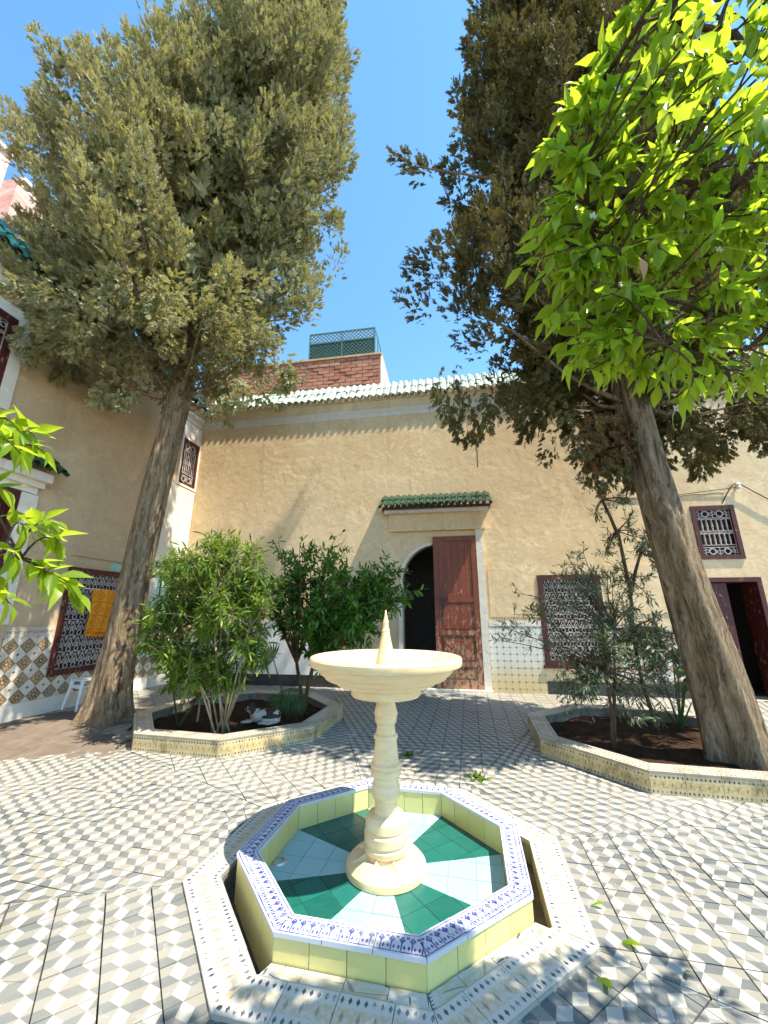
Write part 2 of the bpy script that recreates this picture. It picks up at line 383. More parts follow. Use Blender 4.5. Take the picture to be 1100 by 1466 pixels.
# small pale dado tile with dots at its corners
g = G('dado_dot', 0.35, 0.45); uv = g.xyz(g.co('UV'))
cx = g.f('SUBTRACT', 0.5, g.f('ABSOLUTE', g.f('SUBTRACT', uv[0], 0.5))); cy = g.f('SUBTRACT', 0.5, g.f('ABSOLUTE', g.f('SUBTRACT', uv[1], 0.5)))
dot = g.f('LESS_THAN', g.f('ADD', cx, cy), 0.20); line = g.f('LESS_THAN', g.f('MINIMUM', cx, cy), 0.025)
p = g.n('NewGeometry').outputs['Position']; z = g.xyz(p)[2]
c = g.mix(g.step(z, 0.62, 0.18), (0.66, 0.65, 0.57), (0.58, 0.45, 0.22)); c = g.mix(g.f('MULTIPLY', line, 0.35), c, (0.35, 0.33, 0.28)); c = g.mix(g.f('MULTIPLY', dot, 0.8), c, (0.20, 0.22, 0.20))
c = g.mix(g.f('MULTIPLY', g.step(g.noise(p, 5, 5, 0.7), 0.5, 0.75), 0.35), c, (0.48, 0.40, 0.26)); g.col(c); M['dado_dot'] = g.m

# cream marble
g = G('cream_marble', 0.5, 0.4); p = g.co(); w = g.noise(g.scl(p, 1.5, 1.5, 6.0), 2.2, 6, 0.65, 1.6)
c = g.mix(g.step(w, 0.32, 0.68), (0.68, 0.50, 0.26), (0.76, 0.62, 0.39)); c = g.mix(g.f('MULTIPLY', g.step(g.noise(p, 9, 6, 0.75, 0.5), 0.55, 0.75), 0.4), c, (0.60, 0.38, 0.18))
geo = g.n('NewGeometry'); up = g.xyz(geo.outputs['Normal'])[2]
c = g.mix(g.f('MULTIPLY', g.step(g.noise(p, 22, 5, 0.7), 0.55, 0.8), 0.3), c, (0.52, 0.42, 0.28))
g.col(c); g.bump(g.f('ADD', g.noise(p, 45, 4, 0.6), g.noise(p, 8, 3)), 0.15, 0.004); M['cream_marble'] = g.m

# bark (cypress): long vertical fibres
def bark(name, ca, cb, cc):
    g = G(name, 0.95, 0.15); p = g.co()
    w = g.noise(p, 3.0, 3, 0.5, ch=1); q = g.vm('ADD', g.scl(p, 9, 9, 0.75), g.scl(w, 1.6, 1.6, 0.4))
    n1 = g.noise(q, 2.2, 7, 0.72); n2 = g.noise(g.scl(p, 45, 45, 3.0), 1.5, 5, 0.7); n3 = g.noise(p, 1.1, 4, 0.6)
    c = g.ramp(n1, (0.36, ca), (0.50, cb), (0.66, cc)); c = g.mix(g.f('MULTIPLY', g.step(n2, 0.45, 0.75), 0.45), c, ca)
    c = g.mix(g.f('MULTIPLY', g.step(n3, 0.5, 0.7), 0.5), c, (0.33, 0.19, 0.10)); g.col(c)
    g.bump(g.f('ADD', n1, g.f('MULTIPLY', n2, 0.5)), 1.0, 0.09); M[name] = g.m
bark('bark_cypress', (0.10, 0.066, 0.036), (0.34, 0.25, 0.155), (0.54, 0.43, 0.29))
bark('bark_citrus', (0.09, 0.06, 0.035), (0.20, 0.14, 0.08), (0.30, 0.22, 0.14))
simple('cane', (0.34, 0.27, 0.16), 0.7, var=0.35, scale=6)

def leafmat(name, stops, trans, tw, rough=0.4, spec=0.4):
    g = G(name, rough, spec); geo = g.n('NewGeometry'); r = g.rnd()
    c = g.ramp(r, *stops); g.col(c)
    tr = g.n('BsdfTranslucent'); g.put(tr.inputs[0], g.mix(r, tuple(k * 0.8 for k in trans), trans))
    mx = g.n('MixShader'); mx.inputs[0].default_value = tw
    g.t.links.new(g.b.outputs[0], mx.inputs[1]); g.t.links.new(tr.outputs[0], mx.inputs[2]); g.t.links.new(mx.outputs[0], g.out.inputs[0]); M[name] = g.m
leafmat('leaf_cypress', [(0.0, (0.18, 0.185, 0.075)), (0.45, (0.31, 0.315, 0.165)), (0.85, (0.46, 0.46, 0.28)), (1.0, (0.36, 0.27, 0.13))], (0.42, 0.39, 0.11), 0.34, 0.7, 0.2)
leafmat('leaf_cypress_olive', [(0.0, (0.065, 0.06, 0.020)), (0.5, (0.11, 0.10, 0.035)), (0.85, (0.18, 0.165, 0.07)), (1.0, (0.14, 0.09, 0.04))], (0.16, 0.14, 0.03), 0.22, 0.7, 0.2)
leafmat('leaf_cypress_dead', [(0.0, (0.11, 0.055, 0.025)), (1.0, (0.22, 0.13, 0.06))], (0.2, 0.1, 0.03), 0.2, 0.8, 0.1)
leafmat('leaf_orange', [(0.0, (0.09, 0.19, 0.010)), (0.5, (0.17, 0.29, 0.016)), (1.0, (0.26, 0.37, 0.03))], (0.50, 0.66, 0.035), 0.60, 0.33, 0.35)
leafmat('leaf_citrus_dark', [(0.0, (0.03, 0.095, 0.012)), (0.6, (0.065, 0.17, 0.02)), (1.0, (0.12, 0.25, 0.03))], (0.16, 0.34, 0.02), 0.30, 0.35, 0.4)
leafmat('leaf_willowy', [(0.0, (0.035, 0.10, 0.012)), (0.5, (0.075, 0.16, 0.018)), (1.0, (0.22, 0.26, 0.04))], (0.24, 0.38, 0.03), 0.36, 0.5, 0.3)
leafmat('leaf_olive', [(0.0, (0.06, 0.09, 0.04)), (0.6, (0.12, 0.16, 0.08)), (1.0, (0.32, 0.35, 0.25))], (0.16, 0.22, 0.07), 0.25, 0.5, 0.3)
leafmat('leaf_palm', [(0.0, (0.02, 0.055, 0.015)), (1.0, (0.06, 0.11, 0.03))], (0.10, 0.18, 0.03), 0.2, 0.45, 0.3)
leafmat('leaf_red', [(0.0, (0.07, 0.015, 0.015)), (1.0, (0.16, 0.04, 0.03))], (0.25, 0.04, 0.03), 0.3)
leafmat('leaf_dry', [(0.0, (0.45, 0.26, 0.12)), (1.0, (0.62, 0.42, 0.24))], (0.6, 0.35, 0.15), 0.35, 0.7)
leafmat('petal_white', [(0.0, (0.75, 0.75, 0.68)), (1.0, (0.8, 0.8, 0.75))], (0.6, 0.6, 0.5), 0.3)

g = G('soil', 1.0, 0.1); p = g.co(); nz = g.noise(p, 9, 7, 0.75)
g.col(g.ramp(nz, (0.3, (0.020, 0.011, 0.007)), (0.55, (0.048, 0.027, 0.016)), (0.75, (0.10, 0.065, 0.04)))); g.bump(nz, 1.0, 0.04); M['soil'] = g.m
g = G('dust', 1.0, 0.1); p = g.co(); nz = g.noise(p, 3, 7, 0.75, 0.6)
g.col(g.ramp(nz, (0.3, (0.11, 0.085, 0.065)), (0.6, (0.20, 0.16, 0.125)), (0.8, (0.28, 0.235, 0.185)))); g.bump(g.noise(p, 30, 5, 0.7), 0.8, 0.02); M['dust'] = g.m
g = G('ground_earth', 1.0, 0.1); p = g.co(); g.col(g.mix(g.noise(p, 2, 5), (0.22, 0.17, 0.12), (0.34, 0.27, 0.20))); M['ground_earth'] = g.m

g = G('towel_orange', 0.95, 0.1); uvv = g.co('UV'); uv = g.xyz(uvv)
fx = g.f('ABSOLUTE', g.f('SUBTRACT', g.f('FRACT', g.f('MULTIPLY', uv[0], 2.5)), 0.5)); fy = g.f('ABSOLUTE', g.f('SUBTRACT', g.f('FRACT', g.f('MULTIPLY', uv[1], 3.2)), 0.5))
d = g.f('ADD', fx, fy); sq = g.f('MAXIMUM', fx, fy)
pat = g.f('MAXIMUM', g.band(d, 0.36, 0.06), g.f('MAXIMUM', g.band(d, 0.12, 0.05), g.band(sq, 0.47, 0.03)))
g.col(g.mix(g.f('MULTIPLY', pat, 0.8), (0.80, 0.33, 0.035), (0.66, 0.20, 0.012))); g.bump(g.f('ADD', g.f('MULTIPLY', pat, -1.0), g.noise(uvv, 160, 2)), 0.4, 0.01); M['towel_orange'] = g.m

g = G('cat_fur', 0.9, 0.15); p = g.co(); q = g.xyz(p); nz = g.noise(p, 7.0, 3, 0.5)
crown = g.f('MULTIPLY', g.f('LESS_THAN', q[0], -0.125), g.f('GREATER_THAN', g.f('ADD', q[2], g.f('MULTIPLY', nz, 0.03)), 0.207))
back_ = g.f('MULTIPLY', g.step(nz, 0.45, 0.48), g.f('GREATER_THAN', q[2], 0.075))
c = g.mix(g.f('MAXIMUM', crown, back_), (0.46, 0.40, 0.33), (0.05, 0.038, 0.03)); g.col(c); g.bump(g.noise(p, 120, 3), 0.4, 0.004); M['cat_fur'] = g.m
simple('cat_nose', (0.45, 0.22, 0.2), 0.5); simple('cat_eye', (0.02, 0.03, 0.01), 0.1)

# ------------------------------------------------------------------ polygon clipping
def clip(poly, nx, ny, d):
    """keep the side nx*x+ny*y <= d"""
    out = []; n = len(poly)
    for i in range(n):
        a, b = poly[i], poly[(i + 1) % n]; da = nx*a[0] + ny*a[1] - d; db = nx*b[0] + ny*b[1] - d
        if da <= 1e-9: out.append(a)
        if (da < -1e-9 and db > 1e-9) or (da > 1e-9 and db < -1e-9):
            t = da / (da - db); out.append((a[0] + (b[0]-a[0])*t, a[1] + (b[1]-a[1])*t))
    return out
def area(p): return 0.5 * abs(sum(p[i][0]*p[(i+1)%len(p)][1] - p[(i+1)%len(p)][0]*p[i][1] for i in range(len(p)))) if len(p) > 2 else 0
T8 = math.tan(R(22.5))

class Oct:
    """regular octagon: sides k, local frame (t along side, n outward)"""
    def __init__(s, c, rot): s.c = c; s.rot = rot
    def frame(s, k):
        a = R(s.rot + 45 * k)            # outward normal angle
        return (math.cos(a), math.sin(a)), (-math.sin(a), math.cos(a))
    def pt(s, k, t, n):
        N, T = s.frame(k); return (s.c[0] + N[0]*n + T[0]*t, s.c[1] + N[1]*n + T[1]*t)
    def inside(s, p, ap):
        return all((p[0]-s.c[0])*s.frame(k)[0][0] + (p[1]-s.c[1])*s.frame(k)[0][1] < ap for k in range(8))
    def poly(s, ap): return [s.pt(k, ap * T8, ap) for k in range(8)]

def ring_tiles(o, parent, name, mat, ap0, ap1, z0, z1, length, gap=0.003, origin=(0, 0, 0)):
    """top tiles between two concentric octagons; uv u along, v across from outside (0) to inside (1)"""
    for k in range(8):
        half = ap1 * T8; cnt = max(1, round(2 * half / length)); w = 2 * half / cnt
        for i in range(cnt):
            t0 = -half + i * w + gap / 2; t1 = -half + (i + 1) * w - gap / 2
            P = [(t0, ap0), (t0, ap1), (t1, ap1), (t1, ap0)][::-1]
            P = clip(P, 1, -T8, -gap / 2); P = clip(P, -1, -T8, -gap / 2)
            if area(P) < 2e-4: continue
            uvs = [((t - t0) / w, (ap1 - n) / (ap1 - ap0)) for t, n in P]
            W = [o.pt(k, t, n) for t, n in P]
            if sum(W[j][0]*W[(j+1)%len(W)][1] - W[(j+1)%len(W)][0]*W[j][1] for j in range(len(W))) < 0: W.reverse(); uvs.reverse()
            m = MB(); dz = random.uniform(-0.0012, 0.0012)
            m.prism([(a - origin[0], b - origin[1]) for a, b in W], z0 - origin[2], z1 + dz - origin[2], uvs)
            m.build(name, mat, parent, uv=True)
def face_tiles(o, parent, name, mat, ap, z0, z1, width, outward=True, th=0.012, gap=0.003, origin=(0, 0, 0)):
    """vertical tiles on the octagon faces, proud of ap"""
    a1 = ap + th if outward else ap - th
    for k in range(8):
        half = (a1 if outward else ap) * T8 if outward else a1 * T8
        half = min(ap, a1) * T8 if not outward else a1 * T8
        cnt = max(1, round(2 * half / width)); w = 2 * half / cnt
        for i in range(cnt):
            t0 = -half + i * w + gap / 2; t1 = -half + (i + 1) * w - gap / 2; j = random.uniform(-0.001, 0.001)
            n0, n1 = (ap - 0.004, a1 + j) if outward else (a1 + j, ap + 0.004)
            front = n1 if outward else n0
            P = [o.pt(k, t, n) for t, n in ((t0, n0), (t1, n0), (t1, n1), (t0, n1))]
            P = [(a - origin[0], b - origin[1]) for a, b in P]
            m = MB(); z0_, z1_ = z0 - origin[2], z1 - origin[2]
            vs = [(*p, z0_) for p in P] + [(*p, z1_) for p in P]
            def q(idx, uv=None): m.face([vs[x] for x in idx], uv)
            U = [(0, 1), (1, 1), (1, 0), (0, 0)]
            # n0 face: 0,1 ; n1 face: 3,2
            q((1, 0, 4, 5), U); q((3, 2, 6, 7), U)
            q((0, 3, 7, 4)); q((2, 1, 5, 6)); q((4, 7, 6, 5)); q((0, 1, 2, 3))
            me = m.mesh('tile', uv=True)
            b = bmesh.new(); b.from_mesh(me); bmesh.ops.recalc_face_normals(b, faces=b.faces); b.to_mesh(me); b.free()
            link(name, me, mat, parent)

FC = (0.012, 2.71)
POOL = Oct(FC, -102); PL = Oct((-1.89, 5.66), -103); PR = Oct((2.93, 4.66), -103)
AP_B = 0.776; AP_LIP0, AP_LIP1 = 0.850, 1.030
AP_P = 1.235

# ------------------------------------------------------------------ the ground and the tiled floor
gm = bmesh.new()
ov = [gm.verts.new((x, y, -0.016)) for x, y in ((-60, -60), (60, -60), (60, 60), (-60, 60))]
iv = [gm.verts.new((*p, -0.016)) for p in POOL.poly(0.95)]
oe = [gm.edges.new((ov[i], ov[(i+1) % 4])) for i in range(4)]; ie = [gm.edges.new((iv[i], iv[(i+1) % 8])) for i in range(8)]
bmesh.ops.triangle_fill(gm, use_beauty=True, use_dissolve=False, edges=oe + ie, normal=(0, 0, 1))
for f_ in gm.faces:
    if f_.normal.z < 0: f_.normal_flip()
me = bpy.data.meshes.new('ground'); gm.to_mesh(me); gm.free()
ground = kind(link('ground', me, M['grout_dark']), 'structure')

floor = kind(bpy.data.objects.new('courtyard_floor', None), 'structure'); COL.objects.link(floor)
TS = 0.2
tiles = []       # (apparent size, polys, uvs)
WALLN = (-0.16189, -0.98681); WC = (-4.517, 8.755); WU = (0.98681, -0.16189)
for k in range(8):
    N, T = POOL.frame(k); half_t = 60
    for i in range(0, 52):
        n0 = AP_LIP1 - 0.06 + i * TS
        for j in range(-60, 60):
            sh = (j + 0.5 * (k % 2)) * TS
            if abs(sh) > n0 * T8 + 2 * TS: continue
            cx, cy = POOL.pt(k, sh + TS / 2, n0 + TS / 2)
            bs = (cx - WC[0]) * WU[0] + (cy - WC[1]) * WU[1]; bn = (cx - WC[0]) * WALLN[0] + (cy - WC[1]) * WALLN[1]
            if bs < -0.05 or bn < -0.05 or bs > 12.5 or cy < 0.6 or cx > 7: continue
            if PL.inside((cx, cy), AP_P - 0.2) or PR.inside((cx, cy), AP_P - 0.2): continue
            g_ = 0.0020 + random.random() * 0.0022
            P = [(sh + g_, n0 + g_), (sh + TS - g_, n0 + g_), (sh + TS - g_, n0 + TS - g_), (sh + g_, n0 + TS - g_)]
            P = clip(P, 1, -T8, -0.003); P = clip(P, -1, -T8, -0.003)
            if area(P) < 6e-4: continue
            full = area(P) > 0.037
            pieces = [P]
            if random.random() < (0.10 if full else 0.05):      # a cracked tile: two or three pieces with a gap
                for _ in range(random.choice((1, 1, 2))):
                    a = random.uniform(0, math.pi); mx_ = sh + TS * random.uniform(0.3, 0.7); my_ = n0 + TS * random.uniform(0.3, 0.7)
                    nx, ny = math.cos(a), math.sin(a); d_ = nx * mx_ + ny * my_; w_ = random.uniform(0.001, 0.003); npc = []
                    for q in pieces:
                        for s_ in (1, -1):
                            r_ = clip(q, s_ * nx, s_ * ny, s_ * d_ - w_)
                            if area(r_) > 3e-4: npc.append(r_)
                    pieces = npc
            q = proj((cx, cy, 0)); size = 0
            if q and -40 < q[0] < 1140 and q[1] < 1500: size = area(P) * 1e4 / q[2] ** 3 * max(0.1, CAM_H)
            hidden = POOL.inside((cx, cy), AP_LIP1)
            tiles.append((0 if hidden else size, k, sh, n0, pieces, len(pieces) == 1 and full))
tiles.sort(key=lambda t: -t[0])
shared = None
def tile_world(k, pieces, sh, n0, m, tz, tx, ty):
    for P in pieces:
        pz = random.uniform(-0.002, 0.001) if len(pieces) > 1 else 0
        uvs = [((t - sh) / TS, (n - n0) / TS) for t, n in P]; W = [POOL.pt(k, t, n) for t, n in P]
        if sum(W[j][0]*W[(j+1)%len(W)][1] - W[(j+1)%len(W)][0]*W[j][1] for j in range(len(W))) < 0: W.reverse(); uvs.reverse()
        i0 = len(m.v); m.prism(W, -0.014, 0.0, uvs); cx, cy = POOL.pt(k, sh + TS/2, n0 + TS/2)
        for q in range(i0, len(m.v)):
            vx, vy, vz = m.v[q]; m.v[q] = (vx, vy, vz + tz + pz + (vx - cx) * tx + (vy - cy) * ty)
rest = MB()
for idx, (size, k, sh, n0, pieces, full) in enumerate(tiles):
    tz, tx, ty = random.uniform(-0.002, 0.001), random.gauss(0, 0.005), random.gauss(0, 0.005)
    if idx < 300:
        if full:
            if shared is None:
                mm = MB(); h = TS / 2 - 0.0025
                mm.prism([(-h, -h), (h, -h), (h, h), (-h, h)], -0.014, 0.0, [(0.01, 0.01), (0.99, 0.01), (0.99, 0.99), (0.01, 0.99)])
                shared = mm.mesh('floor_tile', uv=True); shared.materials.append(M['cement_cubes'])
            o = link('floor_tile', shared, None, floor); cx, cy = POOL.pt(k, sh + TS/2, n0 + TS/2)
            # local x = along side with n outward: mirrored frame handled by rotating tile to (T', N)
            N, T = POOL.frame(k); o.location = (cx, cy, tz); o.rotation_euler = (tx, ty, math.atan2(-N[0], N[1]) + random.gauss(0, 0.003))
        else:
            mm = MB(); tile_world(k, pieces, sh, n0, mm, tz, tx, ty); mm.build('floor_tile', M['cement_cubes'], floor, uv=True)
    else: tile_world(k, pieces, sh, n0, rest, tz, tx, ty)
kind(rest.build('paving', M['cement_cubes'], floor, uv=True), 'stuff')

# ------------------------------------------------------------------ the two courtyard walls
TH = math.atan2(WU[1], WU[0])
def wall_mesh(x0, x1, z1, openings, depth):
    """front face at y=0 with rectangular holes and reveals going to y=depth"""
    m = MB(); xs = sorted({x0, x1, *[a for o in openings for a in o[:2]]}); zs = sorted({0.0, z1, *[a for o in openings for a in o[2:]]})
    for a, b in zip(xs, xs[1:]):
        for c, d in zip(zs, zs[1:]):
            mx, mz = (a + b) / 2, (c + d) / 2
            if any(o[0] < mx < o[1] and o[2] < mz < o[3] for o in openings): continue
            m.face([(a, 0, c), (b, 0, c), (b, 0, d), (a, 0, d)])
    for a, b, c, d in openings:
        m.face([(a, 0, c), (a, 0, d), (a, depth, d), (a, depth, c)]); m.face([(b, 0, d), (b, 0, c), (b, depth, c), (b, depth, d)])
        m.face([(a, 0, d), (b, 0, d), (b, depth, d), (a, depth, d)]); m.face([(b, 0, c), (a, 0, c), (a, depth, c), (b, depth, c)])
    m.face([(x0, 0, z1), (x1, 0, z1), (x1, depth, z1), (x0, depth, z1)])
    m.face([(x1, 0, 0), (x1, depth, 0), (x1, depth, z1), (x1, 0, z1)]); m.face([(x0, depth, 0), (x0, 0, 0), (x0, 0, z1), (x0, depth, z1)])
    return m
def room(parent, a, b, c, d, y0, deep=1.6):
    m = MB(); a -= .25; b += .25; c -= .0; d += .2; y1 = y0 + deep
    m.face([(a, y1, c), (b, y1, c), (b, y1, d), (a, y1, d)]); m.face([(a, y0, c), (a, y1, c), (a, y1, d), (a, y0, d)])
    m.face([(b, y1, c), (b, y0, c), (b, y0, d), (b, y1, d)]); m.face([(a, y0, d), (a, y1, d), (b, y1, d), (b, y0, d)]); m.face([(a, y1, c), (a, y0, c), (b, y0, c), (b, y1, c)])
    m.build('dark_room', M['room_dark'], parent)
def frame_part(parent, a, b, c, d, w, y0, y1, mat=None, bottom=True):
    m = MB(); m.box(a, a + w, y0, y1, c, d); m.box(b - w, b, y0, y1, c, d); m.box(a + w, b - w, y0, y1, d - w, d)
    if bottom: m.box(a + w, b - w, y0, y1, c, c + w)
    return m.build('frame', mat or M['frame_maroon'], parent)
def grille(a, b, c, d, y, rows, pitch=0.125):
    """wrought iron: rows of pointed arches between scrolled bands"""
    m = MB(); H_ = (d - c) / rows; n = max(2, round((b - a) / pitch)); p = (b - a) / n; w = 0.011
    for x in (a, b): m.bar((x, y, c), (x, y, d), w)
    for r in range(rows):
        z0 = c + r * H_; zb = z0 + H_ * 0.36; z1 = z0 + H_
        for z in (z0, zb): m.bar((a, y, z), (b, y, z), w)
        for i in range(n):
            x = a + i * p
            m.ring((x + p / 2, (z0 + zb) / 2), H_ * 0.15, 0.010, 8, y)
            m.bar((x, y, zb), (x + p / 2, y, z1 - H_ * 0.10), w); m.bar((x + p, y, zb), (x + p / 2, y, z1 - H_ * 0.10), w)
            m.bar((x + p / 2, y, zb), (x + p / 2, y, zb + H_ * 0.20), w); m.bar((x + p * 0.28, y, zb + H_ * 0.06), (x + p * 0.5, y, zb + H_ * 0.26), 0.009)
            m.bar((x + p * 0.72, y, zb + H_ * 0.06), (x + p * 0.5, y, zb + H_ * 0.26), 0.009)
            m.ring((x, z1 - H_ * 0.13), p * 0.17, 0.009, 7, y)
            m.bar((x, y, z1 - H_ * 0.3), (x, y, z1), 0.010)
    m.bar((a, y, d), (b, y, d), w)
    return m
def baluster_grille(a, b, c, d, y, n=7):
    m = MB(); h = d - c; w = 0.013; zz = [c, c + .17*h, c + .22*h, c + .47*h, c + .53*h, c + .79*h, c + .82*h, d]
    for z in zz: m.bar((a, y, z), (b, y, z), w)
    for x in (a, b): m.bar((x, y, c), (x, y, d), w)
    for i in range(1, n):
        x = a + (b - a) * i / n
        for lo, hi in ((zz[2], zz[3]), (zz[4], zz[5])):
            m.tube([(x, y, lo), (x, y, lo + .2*(hi-lo)), (x, y, lo + .35*(hi-lo)), (x, y, hi - .2*(hi-lo)), (x, y, hi)], [.016, .011, .017, .011, .016], 6)
    for lo, hi in ((zz[0], zz[1]), (zz[6], zz[7])):
        zc = (lo + hi) / 2
        for fx in (0.29, 0.71):
            m.ring((a + (b - a) * fx, zc), (hi - lo) * 0.36, 0.020, 12, y)
        for fx in (0.06, 0.14, 0.46, 0.54, 0.88, 0.95):
            m.ring((a + (b - a) * fx, zc + random.uniform(-.02, .02)), (hi - lo) * 0.20, 0.011, 8, y)
        for fx in (0.1, 0.5, 0.9): m.bar((a + (b - a) * fx, y, lo), (a + (b - a) * fx, y, hi), 0.010)
    for i in range(12):
        x = a + (b - a) * (i + .5) / 12; m.ring((x, (zz[3] + zz[4]) / 2), .018, .009, 6, y)
    return m
# half-round glazed roof tile: tapered barrel, shared mesh
def barrel_mesh(L, r0, r1, th=0.012, n=8):
    m = MB(); rows = []
    for yy, r in ((0, r0), (L, r1)):
        for rr in (r, r - th):
            rows.append([(rr * math.cos(math.pi * j / n), yy, rr * math.sin(math.pi * j / n)) for j in range(n + 1)])
    o0, i0, o1, i1 = rows
    for j in range(n):
        m.face([o0[j], o1[j], o1[j+1], o0[j+1]][::-1]); m.face([i0[j], i0[j+1], i1[j+1], i1[j]][::-1]); m.face([o0[j], o0[j+1], i0[j+1], i0[j]][::-1])
        m.face([o1[j], i1[j], i1[j+1], o1[j+1]][::-1])
    return m.mesh('roof_tile', smooth=False)
def tile_roof(parent, xa, xb, pitch, y_eave, z_eave, slope, courses, L, mat, r=None, name='roof_tile'):
    r = r or pitch * 0.46; me = barrel_mesh(L * 1.12, r, r * 0.84); me.materials.append(mat); n = int(round((xb - xa) / pitch))
    for i in range(n):
        x = xa + (i + .5) * pitch
        for c in range(courses):
            o = link(name, me, None, parent); s_ = L * c
            o.location = (x + random.gauss(0, .004), y_eave + s_ * math.cos(slope), z_eave + s_ * math.sin(slope) + .012 * c + random.gauss(0, .003)); o.rotation_euler = (slope + random.gauss(0, .015) , random.gauss(0, .03), random.gauss(0, .02))
    m = MB(); D = L * courses + .05; cs, sn = math.cos(slope), math.sin(slope)      # the bed under the tiles: troughs
    for i in range(n + 1):
        x = xa + i * pitch; w = pitch * .27
        m.tube([(x, y_eave - .01, z_eave - .012), (x, y_eave + D * cs, z_eave + D * sn - .012)], w, 6)
    bed = m.build('tile_trough', mat, parent); return bed
def square_tiles(parent, name, mat, x0, x1, z0, z1, sx, sz, y=0.0, th=0.012, skip=()):
    """wall tiles standing th proud of the wall face, uv per tile, pieces cut at the edges and around openings"""
    nx = math.ceil((x1 - x0) / sx - 1e-6); nz = math.ceil((z1 - z0) / sz - 1e-6); cache = {}
    for i in range(nx):
        for j in range(nz):
            a, b = x0 + i * sx, min(x1, x0 + (i + 1) * sx); d = z1 - j * sz; c = max(z0, z1 - (j + 1) * sz)
            ok = True
            for (oa, ob, oc, od) in skip:
                if a < ob and b > oa and c < od and d > oc:
                    if a < oa - .03: b = oa
                    elif b > ob + .03: a = ob
                    elif c < oc - .03: d = oc
                    elif d > od + .03: c = od
                    else: ok = False
            if not ok or b - a < .015 or d - c < .015: continue
            gp = 0.0015; key = (round(b - a, 3), round(d - c, 3), round((a - x0 - i * sx), 3), round(d - (z1 - j * sz), 3))
            if key not in cache:
                w, h = b - a - gp, d - c - gp; u0 = (a - (x0 + i * sx)) / sx; u1 = (b - (x0 + i * sx)) / sx; v1 = 1 - (z1 - j * sz - d) / sz; v0 = 1 - (z1 - j * sz - c) / sz
                m = MB(); F = [(0, -th, 0), (w, -th, 0), (w, -th, h), (0, -th, h)]; Bk = [(0, 0, 0), (w, 0, 0), (w, 0, h), (0, 0, h)]
                m.face(F, [(u0, v0), (u1, v0), (u1, v1), (u0, v1)])
                for q in range(4): m.face([Bk[q], Bk[(q+1) % 4], F[(q+1) % 4], F[q]], [(u0, v0)] * 4)
                cache[key] = m.mesh('wall_tile', uv=True); cache[key].materials.append(mat)
            o = link(name, cache[key], None, parent); o.location = (a, y + random.uniform(-.001, .001), c)
            o.rotation_euler = (random.gauss(0, .004), 0, random.gauss(0, .004))

# ---- back wall
bw = thing('courtyard_wall', 'sunlit ochre plaster wall with arched red door under a green tiled hood', 'wall', (WC[0], WC[1], 0), TH)
ARCH = (4.95, 6.46); WIN = (7.58, 8.70, 0.49, 2.12); WIN2 = (10.47, 11.20, 2.36, 3.37); DOOR2 = (10.44, 11.36, 0.0, 2.03)
ops = [(ARCH[0], ARCH[1], 0.0, 2.95), WIN, WIN2, DOOR2]
wall_mesh(0.0, 14.5, 6.22, ops, 0.42).build('plaster', M['plaster_ochre'], bw)
for (a, b, c, d) in ops: room(bw, a, b, c, d, 0.42)
# arch infill: left half is a plastered horseshoe arch, right half is closed by the door leaf
m = MB(); xc = 5.70; r_ = 0.745; zs_ = 2.05; pts = [(4.949, 1.90)]
for i in range(18):
    a = R(186 - i * 11); pts.append((xc + r_ * math.cos(a), zs_ + r_ * math.sin(a)))
prev = None
for (x, z) in pts:
    x = max(ARCH[0], min(ARCH[1], x))
    if prev is not None:
        for yy, fl in ((0.012, 0), (0.30, 1)):
            q = [(prev[0], yy, prev[1]), (x, yy, z), (x, yy, 2.95), (prev[0], yy, 2.95)]
            m.face(q[::-1] if fl else q)
        m.face([(prev[0], 0.012, prev[1]), (prev[0], 0.30, prev[1]), (x, 0.30, z), (x, 0.012, z)])
    prev = (x, z)
m.build('arch', M['plaster_ochre'], bw)
m = MB()                                            # pale moulding round the arch
for i in range(18):
    (xa, za), (xb, zb) = pts[i], pts[i + 1]
    if xb > 5.62: break
    xa, xb = max(xa, ARCH[0] - .0), max(xb, ARCH[0] - .0)
    m.bar((xa - .03, -0.012, za + .01), (xb - .03, -0.012, zb + .01), 0.07, 0.035)
m.box(ARCH[0] - 0.075, ARCH[0] + .004, -0.03, 0.01, 0.0, 1.96)
m.build('arch_moulding', M['plaster_white'], bw)
box_obj('jamb', (6.462, 6.60, -0.06, 0.0, 0.0, 3.14), M['plaster_white'], bw)
box_obj('threshold', (4.90, 6.60, -0.16, 0.30, -0.012, 0.045), M['plaster_white'], bw)
# door leaf with rails and panels
leaf = box_obj('door_leaf', (5.60, 6.455, -0.035, 0.012, 0.05, 2.93), M['door_red'], bw)
def dpart(name, a, b, c, d, y0, y1): return box_obj(name, (a, b, y0, y1, c, d), M['door_red'], leaf)
for a, b in ((5.60, 5.70), (6.355, 6.455)): dpart('stile', a, b, 0.05, 2.93, -0.062, -0.035)
for c, d in ((0.05, 0.20), (0.44, 0.52), (1.00, 1.09), (1.62, 1.72), (2.83, 2.93)): dpart('rail', 5.70, 6.355, c, d, -0.060, -0.035)
for c, d in ((0.235, 0.405), (0.555, 0.965), (1.125, 1.585)): dpart('panel', 5.76, 6.295, c, d, -0.050, -0.035)
for i in range(5): dpart('plank', 5.704 + i * .1306, 5.704 + (i + 1) * .1306 - .004, 1.724, 2.826, -0.048 + random.uniform(-.003, .003), -0.035)
box_obj('bolt', (5.66, 5.86, -0.085, -0.060, 1.655, 1.685), M['black_base'], leaf)
m = MB(); m.ring((5.78, 1.56), .05, .014, 10, -0.07); m.build('knocker', M['black_base'], leaf)
